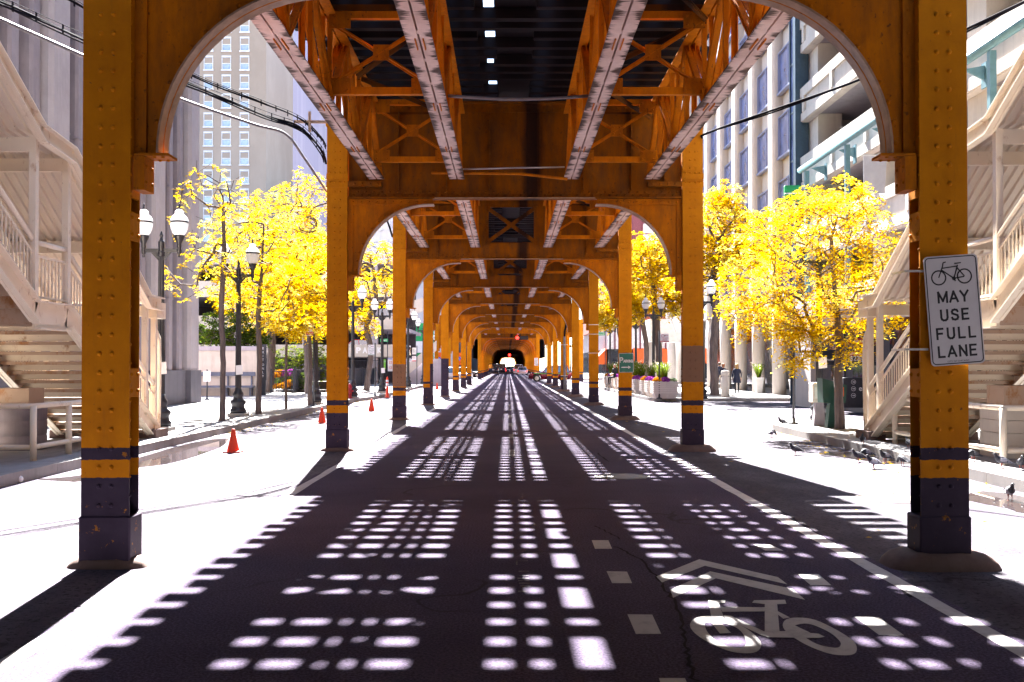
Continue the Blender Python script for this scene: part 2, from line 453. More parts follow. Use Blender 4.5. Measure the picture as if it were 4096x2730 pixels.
M['blackc'] = simple('black_cloth', (.012, .012, .018), .85); M['whitec'] = simple('white_cloth', (.6, .58, .57), .85); M['blond'] = simple('blond_hair', (.30, .17, .06), .6); M['brownh'] = simple('brown_hair', (.045, .025, .016), .6); M['ginger'] = simple('ginger_hair', (.26, .09, .03), .6)
M['lips'] = simple('lips', (.35, .10, .09), .5)
M['pig'] = simple('pigeon_grey', (.055, .055, .075), .7, 0, .5, 30); M['pigd'] = simple('pigeon_dark', (.018, .018, .028), .6, 0, .4, 25); M['pigl'] = simple('pigeon_pale', (.26, .26, .32), .7, 0, .3, 30); M['pigw'] = simple('pigeon_white', (.55, .55, .6), .7); M['pink'] = simple('pigeon_foot', (.35, .09, .08), .6)
M['mum_p'] = leaf('purple_mum', (.16, .02, .17), (.30, .07, .30), .3); M['mum_o'] = leaf('orange_mum', (.42, .14, .006), (.50, .24, .012), .3); M['kale'] = leaf('pale_kale', (.14, .20, .10), (.26, .32, .20), .3)
M['grassb'] = leaf('ornamental_grass', (.05, .085, .008), (.15, .19, .02), .4); M['plume'] = leaf('grass_plume', (.34, .29, .22), (.46, .42, .36), .5); M['soil'] = simple('planter_soil', (.03, .022, .016), .9)
M['planter'] = concrete('planter_concrete', (.46, .40, .36), (.58, .52, .48)); M['tyre'] = simple('tyre_rubber', (.012, .012, .014), .8); M['rim'] = simple('alloy_rim', (.45, .45, .47), .3, .7)
M['carred'] = simple('maroon_car_paint', (.16, .008, .022), .2, .2, .05, spec=.6); M['carwhite'] = simple('white_car_paint', (.62, .62, .64), .25, 0, .05, spec=.6); M['cardark'] = simple('dark_car_paint', (.016, .018, .035), .2, .2, .05, spec=.6)
M['carsilver'] = simple('silver_car_paint', (.24, .26, .27), .25, .4, .05, spec=.6); M['carred2'] = simple('red_car_paint', (.45, .015, .02), .25, 0, .05, spec=.6); M['green'] = simple('green_stripe', (.10, .30, .03), .4)
M['tail'] = emit('tail_light_lit', (.9, .02, .01), .25); M['tailoff'] = simple('tail_light', (.35, .01, .01), .3); M['head'] = simple('headlight_glass', (.6, .6, .62), .1); M['redlight'] = emit('signal_red', (1., .015, .01), 1.2)
M['lilac'] = concrete('lilac_concrete', (.27, .25, .31), (.38, .355, .41)); M['palebld'] = concrete('pale_far_stone', (.50, .47, .48), (.60, .57, .57)); M['banner'] = simple('grey_banner_cloth', (.36, .35, .38), .8, 0, .1); M['gdark'] = simple('deep_interior', (.045, .036, .046), .9)
M['wallc'] = concrete('garden_wall_concrete', (.42, .36, .30), (.56, .49, .42)); M['bench'] = simple('slate_bench_board', (.09, .10, .14), .6); M['fence'] = simple('iron_fence_paint', (.022, .022, .034), .45)
M['shopred'] = simple('shop_sign_red', (.42, .02, .02), .5); M['charcoal'] = simple('charcoal_panel', (.022, .021, .030), .5); M['greensign'] = simple('bright_green_panel', (.01, .30, .085), .5); M['lime'] = simple('lime_panel', (.16, .42, .04), .5); M['blue'] = simple('shield_blue', (.02, .08, .45), .5); M['orangep'] = simple('orange_letter', (.6, .12, .01), .5)
M['globe'] = leaf('lamp_globe_glass', (.86, .85, .86), (.88, .87, .88), .6)
# ------------------------------------------------------------------ ground, pavements, markings
g = MB(); g.add([(-700, -90, 0), (700, -90, 0), (700, 1100, 0), (-700, 1100, 0)], [(0, 1, 2, 3)])
tag(g.build('ground', M['asphalt']), kind='structure')

def slab(name, poly, z=.15):
    """pavement slab with a stone kerb running round its edge"""
    mb = MB(); mb.prism(poly, -.05, z, 'xy'); o = mb.build(name, M['walk']); tag(o, kind='structure'); return o

def arc(cx, cy, r, a0, a1, n=8):
    return [(cx + r * math.cos(R(a0 + (a1 - a0) * i / n)), cy + r * math.sin(R(a0 + (a1 - a0) * i / n))) for i in range(n + 1)]

KL, KR = -7.08, 6.92
def kerb(path, name='kerb'):
    mb = MB()
    w = .17
    P = [Vector((x, y, 0)) for x, y in path]
    for i in range(len(P) - 1):
        a, b = P[i], P[i + 1]; L = (b - a).length; n = max(1, int(L / 1.6))
        for k in range(n):
            p = a.lerp(b, k / n); q = a.lerp(b, (k + 1) / n); d = (q - p).normalized()
            j = rnd.uniform(-.004, .004)
            mb.bar(p + d * .004 + Vector((0, 0, .055 + j)), q - d * .004 + Vector((0, 0, .055 + j)), w, .218)
    return tag(mb.build(name, M['kerb']), kind='structure')

lp = [(KL, -30), (KL, 40)] + [(KL, 46), (KL + .5, 50), (KL + .5, 80)] + arc(KL - 4.5, 82, 5, 0, 90)[1:] + [(-60, 87), (-60, -30)]
slab('sidewalk_left', lp); kerb(lp[:-2])
rp1 = [(60, -30), (60, 24)] + [(12.0, 27.6)] + arc(KR + 2.2, 25.8, 2.2, 70, 180) + [(KR, -30)]
slab('sidewalk_right', rp1); kerb(rp1[2:])
rp2 = [(60, 46.8), (60, 87)] + [(12, 87)] + arc(KR + 4.5, 82, 4.7, 90, 180)[1:] + [(KR - .2, 50)] + arc(KR + 1.0, 47.9, 1.1, 180, 270, 5)[0:] + [(60, 46.79)]
slab('sidewalk_plaza', rp2); kerb(rp2[2:-1] + [(25, 46.79)])
slab('sidewalk_far_left', [(-7, 116), (-7, 480), (-60, 480), (-60, 116)]); slab('sidewalk_far_right', [(60, 116), (60, 480), (7, 480), (7, 116)])
kerb([(-7, 480), (-7, 116), (-50, 116)]); kerb([(50, 116), (7, 116), (7, 480)])

def mark(name, poly, z=.004, m='mark'):
    mb = MB(); mb.add([(x, y, z) for x, y in poly], [tuple(range(len(poly)))]); return tag(mb.build(name, M[m]), kind='structure')
def stripe(x, y0, y1, w, wob=.012):
    a, b, n = [], [], int((y1 - y0) / .6)
    for i in range(n + 1):
        y = y0 + (y1 - y0) * i / n; a.append((x - w / 2 + rnd.uniform(-wob, wob), y)); b.append((x + w / 2 + rnd.uniform(-wob, wob), y))
    mb = MB(); k = len(a)
    mb.add([(p[0], p[1], .004) for p in a + b], [(i, k + i, k + i + 1, i + 1) for i in range(k - 1)])
    return tag(mb.build('edge_line_marking', M['mark']), kind='structure')
stripe(-2.84, 1.0, 87, .13); stripe(3.03, 1.0, 87, .14)
mb = MB()
for i in range(6):
    y = 18.5 + i * 4.6
    mb.add([(.03, y, .004), (.14, y, .004), (.14, y + 1.5, .004), (.03, y + 1.5, .004)], [(0, 1, 2, 3)])
tag(mb.build('lane_dash_marking', M['markworn']), kind='structure')
mb = MB()                                        # old scraped-off lane marks: thin pale rungs
for v0, v1, u0, u1 in ((1800, 2245, 2065, 2112), (2245, 2262, 2064, 2070), (2286, 2290, 2075, 2115), (2304, 2307, 2077, 2115), (2314, 2318, 2070, 2117), (2324, 2327, 2072, 2118), (2334, 2337, 2075, 2118), (2345, 2348, 2080, 2122), (2366, 2371, 2072, 2105)):
    if v1 - v0 > 100: v0 = 2247
    a, b, c_, d = gd(u0, v1), gd(u1, v1), gd(u1, v0), gd(u0, v0)
    mb.add([(p.x, p.y, .004) for p in (a, b, c_, d)], [(0, 1, 2, 3)])
tag(mb.build('scraped_lane_marking', M['markworn']), kind='structure')
mb = MB()
Z3 = lambda p: gd(2600 + p[0] * .6358, 1800 + p[1] * .6358)
Z2 = lambda p: gd(1300 + p[0] * .595, 1800 + p[1] * .595)
for P in ([(1793, 611), (1905, 611), (1930, 668), (1815, 668)], [(1893, 820), (2030, 822), (2065, 900), (1930, 900)], [(2033, 1110), (2200, 1112), (2260, 1242), (2090, 1242)], [(2245, 1540), (2420, 1540), (2500, 1720), (2300, 1720)]):
    mb.add([(q.x, q.y, .004) for q in map(Z2, reversed(P))], [(0, 1, 2, 3)])
for P in ([(930, 785), (1060, 785), (1140, 855), (1010, 855)], [(1285, 1053), (1440, 1058), (1600, 1172), (1440, 1168)], [(650, 598), (760, 600), (840, 637), (725, 637)]):
    mb.add([(q.x, q.y, .004) for q in map(Z3, reversed(P))], [(0, 1, 2, 3)])
tag(mb.build('bike_lane_dash_marking', M['mark']), kind='structure')
# bike-and-chevron symbol
def zp(mb, pts, z): mb.add([(q.x, q.y, z) for q in map(Z3, pts)], [tuple(range(len(pts)))])
mb = MB()
for P in ([(40, 800), (310, 692), (805, 805), (865, 850), (345, 733), (75, 838)], [(128, 885), (378, 768), (900, 880), (975, 947), (415, 812), (145, 935)]):
    zp(mb, [P[0], P[1], P[4], P[5]], .0045); zp(mb, [P[1], P[2], P[3], P[4]], .0045)
tag(mb.build('chevron_marking', M['mark']), kind='structure')
mb = MB()
W1o = [(252, 1100), (290, 1060), (370, 1050), (470, 1065), (600, 1125), (680, 1190), (700, 1235), (670, 1275), (590, 1285), (480, 1265), (340, 1200), (270, 1145)]
W1i = [(345, 1100), (360, 1090), (400, 1087), (480, 1098), (550, 1128), (590, 1170), (607, 1215), (595, 1240), (560, 1247), (490, 1240), (410, 1200), (358, 1145)]
W2o = [(835, 1110), (860, 1070), (940, 1060), (1040, 1075), (1170, 1135), (1270, 1200), (1300, 1245), (1290, 1285), (1230, 1298), (1120, 1285), (980, 1230), (870, 1160)]
W2i = [(905, 1120), (925, 1105), (985, 1098), (1050, 1115), (1140, 1160), (1195, 1210), (1197, 1238), (1175, 1250), (1120, 1245), (1060, 1230), (1000, 1200), (930, 1150)]
def smooth_loop(P, n=4):
    out = []; k = len(P)
    for i in range(k):
        p0, p1, p2, p3 = P[i - 1], P[i], P[(i + 1) % k], P[(i + 2) % k]
        for j in range(n):
            t = j / n
            out.append(tuple(.5 * (2 * p1[a] + (p2[a] - p0[a]) * t + (2 * p0[a] - 5 * p1[a] + 4 * p2[a] - p3[a]) * t * t + (3 * p1[a] - p0[a] - 3 * p2[a] + p3[a]) * t ** 3) for a in (0, 1)))
    return out
for o_, i_ in ((W1o, W1i), (W2o, W2i)):
    o_, i_ = smooth_loop(o_), smooth_loop(i_)
    for k in range(len(o_)):
        k2 = (k + 1) % len(o_); zp(mb, [o_[k], o_[k2], i_[k2], i_[k]], .0045)
for n, P in enumerate(([(365, 950), (475, 952), (470, 968), (435, 970), (440, 990), (465, 1062), (385, 1055), (372, 985)], [(440, 993), (725, 996), (725, 1022), (455, 1025)], [(462, 1045), (510, 1050), (720, 1150), (745, 1185), (700, 1172), (470, 1062)],
          [(722, 975), (800, 975), (815, 1150), (722, 1150)], [(642, 968), (655, 953), (850, 950), (858, 975), (800, 978), (722, 977)], [(800, 1020), (880, 1062), (838, 1070), (803, 1042)], [(700, 1150), (870, 1148), (1060, 1165), (1100, 1184), (1060, 1192), (740, 1187)], [(380, 1088), (440, 1088), (510, 1160), (440, 1164)], [(840, 1090), (905, 1110), (1010, 1160), (930, 1155)])):
    zp(mb, P, .0055 + n * .0004)
tag(mb.build('bicycle_marking', M['mark']), kind='structure')
# tar-sealed cracks
def crack(pts, w):
    mb = MB(); P = [Z3(p) for p in pts]; out = []
    for i in range(len(P) - 1):
        for k in range(8):
            q = P[i].lerp(P[i + 1], k / 8); out.append(Vector((q.x + rnd.uniform(-.02, .02), q.y, .0035)))
    L = [p + Vector((-w / 2 * rnd.uniform(.4, 1.4), 0, 0)) for p in out]; Q = [p + Vector((w / 2 * rnd.uniform(.4, 1.4), 0, 0)) for p in out]; k = len(out)
    mb.add(L + Q, [(i, k + i, k + i + 1, i + 1) for i in range(k - 1)]); return tag(mb.build('road_crack', M['tar']), kind='structure')
crack([(285, 1460), (235, 1300), (215, 1150), (160, 960), (60, 830), (-60, 690), (-240, 600)], .022)
crack([(-350, 480), (-240, 530), (-170, 570)], .02); crack([(-330, 20), (-250, 85)], .03); crack([(820, 380), (1100, 560), (1400, 760), (1700, 960)], .03)
# manhole covers
def cover(u, v, r):
    p = gd(u, v); mb = MB(); mb.lathe([(r, -.01), (r, .006), (r * .93, .006), (r * .93, .003), (r * .8, .003), (r * .8, .006), (.02, .006)], 40, (p.x, p.y, 0), False)
    return mb.build('manhole_cover', M['iron'])
tag(cover(2488, 1907, .42), 'round iron manhole cover in the shaded roadway, right of the lane dashes', 'manhole cover', 'manhole covers')
tag(cover(3570, 1996, .45), 'iron manhole cover in the sunlit lane beside the sign-bearing column', 'manhole cover', 'manhole covers')
tag(cover(905, 1745, .33), 'small iron manhole cover beside the left kerb near the cones', 'manhole cover', 'manhole covers')
def puddle(poly):
    mb = MB(); Q = smooth_loop([tuple(gd(*p).xy) for p in poly], 5); Q = [(x + rnd.uniform(-.02, .02), y + rnd.uniform(-.05, .05)) for x, y in Q]
    mb.add([(x, y, .004) for x, y in Q], [tuple(range(len(Q)))])
    return tag(mb.build('puddle_water', M['water']), kind='structure')
puddle([(150, 1918), (330, 1900), (560, 1830), (760, 1775), (905, 1755), (880, 1790), (700, 1850), (500, 1880), (350, 1925)])
puddle([(3850, 1985), (3960, 1968), (4180, 2010), (4200, 2065), (4080, 2052), (4010, 2030), (3900, 2010)]); puddle([(3270, 1812), (3420, 1810), (3560, 1842), (3640, 1852), (3560, 1858), (3400, 1835)])

# ------------------------------------------------------------------ elevated railway
CX, Y1, BAY = .146, 8.353, 11.306
HX = 3.5
def col_mesh(x):
    s = 1 if x < 0 else -1                    # direction of the inner side
    mb = MB()
    mb.box(x - .20, x + .20, 0, .022, 0, 6.42); mb.box(x - .185, x + .185, .235, .257, 0, 6.42)      # front and back plates
    mb.box(x - s * .17 - .02, x - s * .17 + .02, .024, .233, 0, 6.40)                                   # outer web
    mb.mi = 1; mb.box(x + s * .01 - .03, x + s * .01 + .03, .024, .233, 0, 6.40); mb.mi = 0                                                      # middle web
    for a in (-.16, .16):
        mb.box(x + a - .035, x + a + .035, .022, .034, .45, 6.4); mb.box(x + a - .035, x + a + .035, .224, .235, .45, 6.4)
    for z in (1.42, 2.74, 5.5):                                                                       # batten plates on the inner side
        xx = x + s * .185
        mb.box(xx - .008, xx + .008, .03, .23, z, z + .24)
        for dz in (.05, .19):
            for yy in (.06, .20): mb.dome((xx + s * .008, yy, z + dz), (s, 0, 0), .020, .018)
    xx = x + s * .183; mb.box(xx - .016, xx + .016, .0345, .2235, 3.10, 6.3)
    mb.bbox(x - .215, x + .215, -.016, .27, -.02, .43, .012)                                          # boot
    mb.box(x - .225, x + .225, -.02, .275, 6.40, 6.45)
    mb.box(x - .21, x + .21, -.012, .0, 5.19, 5.30); mb.box(x - .21, x + .21, -.02, .0, 5.315, 5.335); mb.box(x - .21, x + .21, -.012, .0, 5.35, 5.46)
    z = .52
    while z < 6.35:
        if not 5.15 < z < 5.5:
            for a in (-.052, .052): mb.dome((x + a, 0, z), (0, -1, 0), .021, .020)
        else:
            for a in (-.14, -.05, .05, .14): mb.dome((x + a, -.012, z + (.03 if z < 5.3 else .06)), (0, -1, 0), .024, .021)
        z += .158
    z = .6
    while z < 6.3:                              # rivets along the outer edge flange
        mb.dome((x - s * .19, .13, z), (-s, 0, 0), 0.023, .021, 6); mb.dome((x + s * .20, .012, z), (s, 0, 0), .012, .012, 6); z += .158
    return mb
def footing_mesh(x, big):
    mb = MB(); r = random.Random(int(x * 10) + big)
    k = .85 if big else .55
    pts = []
    prof = [(.26, .15), (.34, .14), (.42, .105), (.48, .05), (.52, -.03)]
    n = 28; vs, fs = [], []
    for rr, z in prof:
        for j in range(n):
            a = 2 * math.pi * j / n
            q = rr * k + (.02 if not big else .04)
            ca, sa = math.cos(a), math.sin(a)
            e = .55
            vs.append((x + q * (abs(ca) ** e) * (1 if ca > 0 else -1) * (1.0 if big else 1.15), .12 + q * .62 * (abs(sa) ** e) * (1 if sa > 0 else -1), z * k + (r.uniform(-.008, .008) if z > 0 else 0)))
    for i in range(len(prof) - 1):
        for j in range(n): fs.append((i * n + j, i * n + (j + 1) % n, (i + 1) * n + (j + 1) % n, (i + 1) * n + j))
    fs.append(tuple(reversed(range(n))))
    mb.add(vs, fs, True)
    return mb
def bracket_web(s):
    mb = MB(); cx, cz, r1, r2 = -1.70, 3.47, 1.37, 1.38
    a_ = [(-3.30, 3.47)] + [(cx - r1 * math.cos(R(t)), cz + r2 * math.sin(R(t))) for t in range(0, 91, 6)] + [(-1.70, 4.975), (-3.30, 4.975)]
    pl = [(a * s, b) for a, b in a_]
    mb.prism(pl, .115, .137, 'xz')
    for t in range(4, 90, 7):                 # rivets along the curve and along the top angle
        q = (cx - (r1 + .075) * math.cos(R(t)), cz + (r2 + .075) * math.sin(R(t)))
        mb.dome((q[0] * s, .105, q[1]), (0, -1, 0), 0.023, .021)
    for k in range(10):
        mb.dome(((-3.2 + k * .158) * s, .085, 4.915), (0, -1, 0), 0.023, .021)
    mb.box(min(-3.3 * s, -1.62 * s), max(-3.3 * s, -1.62 * s), .088, .114, 4.86, 4.974)
    # curved angle beside the flange
    for t in range(0, 88, 6):
        p = lambda tt, d: Vector(((cx - (r1 + d) * math.cos(R(tt))) * s, .108, cz + (r2 + d) * math.sin(R(tt))))
        mb.bar(p(t, .06), p(t + 6, .06), .012, .11, (math.cos(R(t)) * -s, 0, math.sin(R(t))))
    # vertical angle on the column side with its rivets, and shelf at the foot
    xa, xb = sorted((-3.299 * s, -3.20 * s)); mb.box(xa, xb, .085, .114, 3.47, 4.975); mb.box(xa, xb, .138, .16, 3.47, 4.975)
    xa, xb = sorted((-3.28 * s, -2.99 * s)); mb.box(xa, xb, .02, .25, 3.445, 3.468)
    xa, xb = sorted((-3.285 * s, -3.19 * s)); mb.box(xa, xb, .02, .25, 3.16, 3.442)
    for yy in (.06, .2):
        for q in (3.23, 3.36): mb.dome((-3.19 * s, yy, q), (s, 0, 0), .018, .015)
        for q in (-3.12, -3.05): mb.dome((q * s, yy, 3.445), (0, 0, -1), .018, .015)
    for zz in (4.3, 4.5, 4.7): mb.dome((-3.245 * s, .09, zz), (0, -1, 0), .018, .015)
    return mb
def bracket_flange(s):
    mb = MB(); cx, cz, r1, r2 = -1.70, 3.47, 1.37, 1.38
    pts = [(cx - r1 * math.cos(R(t)), cz + r2 * math.sin(R(t))) for t in range(0, 91, 5)] + [(-1.60, 4.851)]
    for (a, b), (c, d) in zip(pts, pts[1:]):
        nx, nz = (b - d), (c - a); L = math.hypot(nx, nz); nx, nz = nx / L * .018, nz / L * .018
        poly = [(a * s, b), (c * s, d), ((c + nx) * s, d + nz), ((a + nx) * s, b + nz)]
        mb.prism(poly, .0, .118 - .003, 'xz'); mb.prism(poly, .14, .255, 'xz')
    return mb
def girder_mesh(w=3.29):
    mb = MB()
    mb.box(-w, w, .118, .134, 5.0, 6.86)                    # web plate
    mb.box(-w, w, .0, .25, 4.976, 4.998)                    # bottom flange plate
    mb.box(-w, w, .098, .118, 5.0, 5.16); mb.box(-w, w, .134, .150, 5.0, 5.16); mb.box(-w, w, .02, .098, 5.0, 5.016); mb.box(-w, w, .150, .23, 5.0, 5.016)
    mb.box(-w, w, .0, .25, 6.86, 6.885); mb.box(-w, w, .098, .118, 6.7, 6.86); mb.box(-w, w, .134, .150, 6.7, 6.86)
    for x in (-2.95, -2.3, -1.35, -.5, .5, 1.35, 2.3, 2.95):
        mb.box(x - .045, x + .045, .106, .118, 5.161, 6.699); mb.box(x - .006, x + .006, .03, .106, 5.161, 6.699); mb.box(x - .045, x + .045, .134, .146, 5.161, 6.699)
        z = 5.24
        while z < 6.68: mb.dome((x, .106, z), (0, -1, 0), 0.023, .021, 6); z += .158
    x = -w + .1
    while x < w - .05:
        for z, dx in ((5.05, 0), (5.115, .08)): mb.dome((x + dx, .098, z), (0, -1, 0), .024, .021, 6)
        mb.dome((x, .098, 6.78), (0, -1, 0), .024, .021, 6)
        x += .158
    for s in (-1, 1):                                      # end knee plates under the outer stringers
        a, b = sorted((s * 2.62, s * 3.28)); mb.box(a, b, -.06, .097, 5.20, 5.30)
        for k in range(4): mb.dome((s * (2.7 + k * .15), -.06, 5.25), (0, -1, 0), .024, .021)
    return mb
def girder_open(w=3.29):
    """cross girder whose middle panel is an X-braced opening between the inner stringers"""
    src = girder_mesh(w); mb = MB()
    a, b, z0, z1 = -.80, .74, 5.50, 6.60
    for x0, x1, q0, q1 in ((-w, a, 5.0, 6.86), (b, w, 5.0, 6.86), (a, b, 5.0, z0), (a, b, z1, 6.86)): mb.box(x0, x1, .118, .134, q0, q1)
    for x in (a, b):
        mb.box(x - .07, x + .07, .100, .1175, z0 - .1, z1 + .05)
        z = z0
        while z < z1: mb.dome((x - .03, .100, z), (0, -1, 0), .022, .019, 6); mb.dome((x + .03, .100, z + .07), (0, -1, 0), .022, .019, 6); z += .15
    mb.bar((a, .126, z0), (b, .126, z1), .014, .12, (1, 0, 1)); mb.bar((a, .108, z1), (b, .108, z0), .014, .12, (1, 0, -1))
    n = len(src.v); skip = set(range(8))                      # drop the full web plate and the two middle stiffeners
    keep = [i for i, f in enumerate(src.f) if not (set(f) <= skip) and not all(abs(src.v[k][0]) < .62 and 5.161 <= src.v[k][2] <= 6.70 for k in f)]
    o = len(mb.v); mb.v += src.v
    for i in keep: mb.f.append([k + o for k in src.f[i]]); mb.m.append(src.m[i]); mb.s.append(src.s[i])
    return mb
def girder_edge(w=3.2):
    mb = MB(); mb.box(-1.58, 1.58, -.012, -.001, 4.972, 4.992); return mb

portal0 = thing('steel_portal', 'x', 'steel portal', (CX, Y1, 0), 0, 'riveted yellow portals holding up the railway')
COLS = []
for x in (-HX, HX):
    c = col_mesh(x).build('column', [M['col'], M['recess']], portal0); footing_mesh(x, x > 0).build('footing', M['footing'], c)
for s in (1, -1):
    b = bracket_web(s).build('bracket', M['girder'], portal0); bracket_flange(s).build('flange', M['edge'], b)
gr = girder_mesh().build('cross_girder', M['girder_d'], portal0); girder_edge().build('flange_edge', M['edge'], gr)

PORT_Y = [Y1 + i * BAY for i in range(8)] + [119.8 + i * BAY for i in range(31)]
PL = {0: 'yellow steel portal with a bike sign strapped to its right column', 1: 'yellow riveted portal with brown repaint patch on its right column',
      2: 'yellow portal with green parking sign on right column, brown patch on left', 3: 'yellow portal with a black side strip on its left column', 4: 'yellow portal whose left column is painted black to shoulder height'}
# the three paint variants of its columns: (left, right)
PV = {1: ('col', 'col_patch_r'), 2: ('col_patch_l', 'col'), 3: ('col_side', 'col'), 4: ('col_black', 'col')}
PORTALS = []
OPEN = girder_open().mesh('cross_girder_open', M['girder_m'])
for i, y in enumerate(PORT_Y):
    if i in PL: lab = PL[i]
    elif i < 8: lab = '%s yellow steel portal along the street, before the crossing' % ORD[i]
    else: lab = '%s yellow steel portal beyond the street crossing' % (ORD[i - 8] if i > 8 else 'first')
    o = portal0 if i == 0 else copy_tree(portal0, (CX, y, 0))
    o['label'] = lab; PORTALS.append(o)
    cs = sorted((c for c in o.children if c.name.startswith('column')), key=lambda c: c.data.vertices[0].co.x)
    for c, m in zip(cs, PV.get(i, ('col', 'col'))):
        if m != 'col': use_mat(c, 0, M[m])
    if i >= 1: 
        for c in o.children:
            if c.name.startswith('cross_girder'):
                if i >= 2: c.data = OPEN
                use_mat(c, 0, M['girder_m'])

# wide station portals standing over the crossing, legs out at the pavements
def wide_portal(y, lab):
    t = thing('wide_steel_portal', lab, 'steel portal', (CX, y, 0), 0, 'wide portals of the station')
    for x in (-7.5, 7.5): col_mesh(x).build('column', [M['col'], M['recess']], t)
    girder_mesh(7.3).build('cross_girder', M['girder'], t)
    for s in (1, -1):
        b = MB(); bw = bracket_web(s); b.v = [(v[0] - s * 4.0, v[1], v[2]) for v in bw.v]; b.f, b.m, b.s = bw.f, bw.m, bw.s
        b.build('bracket', M['girder'], t)
    return t
wide_portal(103.7, 'wide yellow portal over the crossing with legs beyond the kerbs')
wide_portal(126, 'wide yellow portal just past the crossing with legs beyond the kerbs')

# ---- stringer trusses
TL = BAY - .30
def chord(z0, hh):
    mb = MB()
    mb.box(-.15, -.012, .14, TL + .14, z0, z0 + .018); mb.box(.012, .15, .14, TL + .14, z0, z0 + .018)
    mb.box(-.036, -.012, .14, TL + .14, z0 + .018, z0 + hh); mb.box(.012, .036, .14, TL + .14, z0 + .018, z0 + hh)
    y = .5
    while y < TL:
        mb.box(-.012, .012, y, y + .12, z0 + .012, z0 + .10); y += 1.0
    return mb
def lattice():
    mb = MB(); n = 8; p = TL / n
    for i in range(n):
        y0, y1 = .14 + i * p, .14 + (i + 1) * p
        a, b = ((y0, 5.40), (y1, 6.60)) if i % 2 == 0 else ((y0, 6.60), (y1, 5.40))
        for sx in (-.062, .062):
            mb.bar((sx, a[0], a[1]), (sx, b[0], b[1]), .016, .11, (1, 0, 0)); mb.bar((sx * 1.5, a[0], a[1]), (sx * 1.5, b[0], b[1]), .06, .014, (1, 0, 0))
        for sx in (-.085, .085):
            mb.bar((sx, y0 + .02, 5.36), (sx, y0 + .02, 6.66), .07, .012, (1, 0, 0)); mb.bar((sx * .6, y0 + .05, 5.36), (sx * .6, y0 + .05, 6.66), .012, .07, (1, 0, 0))
        zc = 5.44 if i % 2 == 0 else 6.56
        for sx in (-.045, .045):
            mb.box(sx - .006, sx + .006, y0 - .17 if i else y0, y0 + .2, zc - .14, zc + .16)
            for dy in (.03, .12):
                for dz in (-.06, .06): mb.dome((sx + (.006 if sx > 0 else -.006), y0 + dy, zc + dz), (1 if sx > 0 else -1, 0, 0), .020, .018, 6)
    return mb
tr0 = thing('lattice_stringer', 'x', 'stringer', (CX, Y1, 0), 0, 'lattice stringers under the rails')
chord(5.32, .15).build('bottom_chord', M['chord'], tr0); chord(6.60, .16).build('top_chord', M['truss'], tr0); lattice().build('web_lattice', M['truss'], tr0)
XS = (-2.70, -1.13, 1.10, 2.68)
XN = ('far left', 'inner left', 'inner right', 'far right')
BAYS = [(Y1 - BAY, BAY), ] + [(Y1 + i * BAY, BAY) for i in range(7)] + [(87.5, 16.15), (103.65, 16.15)] + [(119.8 + i * BAY, BAY) for i in range(30)]
first = True
for bi, (y, L) in enumerate(BAYS):
    if bi > 22: break
    for xs, xn in zip(XS, XN):
        wh = 'overhead behind the front portal' if bi == 0 else 'in the %s bay of the viaduct' % ORD[bi - 1]
        lab = ('riveted pinkish lattice stringer, %s, %s' % (xn, wh))
        o = tr0 if first else copy_tree(tr0)
        first = False
        o['label'] = lab; o.location = (CX + xs, y, 0); o.scale = (1, L / BAY, 1)
# ---- cross frames between the two stringers of a track
def cross_frame_mesh():
    mb = MB(); h = .785 - .06
    mb.bar((-h, 0, 5.53), (h, 0, 5.53), .09, .10); mb.bar((-h, 0, 6.60), (h, 0, 6.60), .09, .10)
    mb.bar((-h, -.02, 5.60), (h, -.02, 6.52), .012, .10, (0, 1, 0)); mb.bar((-h, -.045, 5.60), (h, -.045, 6.52), .06, .014, (0, 1, 0))
    mb.bar((-h, .02, 6.52), (h, .02, 5.60), .012, .10, (0, 1, 0)); mb.bar((-h, .045, 6.52), (h, .045, 5.60), .06, .014, (0, 1, 0))
    return mb
def cf_plate(x0, x1, z0, z1):
    mb = MB(); mb.box(x0, x1, -.066, -.054, z0, z1)
    for x in (x0 + .05, x1 - .05):
        for z in (z0 + .05, z1 - .05): mb.dome((x, -.066, z), (0, -1, 0), .019, .016)
    return mb
cf0 = thing('cross_frame', 'x', 'bracing', (0, 0, 0), 0, 'bracing frames between the stringers')
cross_frame_mesh().build('brace', M['truss'], cf0); cf_plate(-.11, .11, 5.95, 6.17).build('gusset_plate', M['girder'], cf0)
for s in (-1, 1):
    for z in (5.48, 6.40):
        a, b = sorted((s * .725, s * .425)); cf_plate(a, b, z, z + .22).build('gusset_plate', M['girder'], cf0)
first = True
for bi in range(1, 8):
    y0 = Y1 + (bi - 1) * BAY
    for k, yy in enumerate((y0 + 5.65, y0 + BAY - 1.0)):
        for tx, side in ((-1.915, 'left'), (1.89, 'right')):
            o = cf0 if first else copy_tree(cf0)
            first = False
            o['label'] = 'X-shaped brace under the %s track, %s bay, %s' % (side, ORD[bi - 1], ('at midspan', 'close to the far girder')[k])
            o.location = (CX + tx, yy, 0)
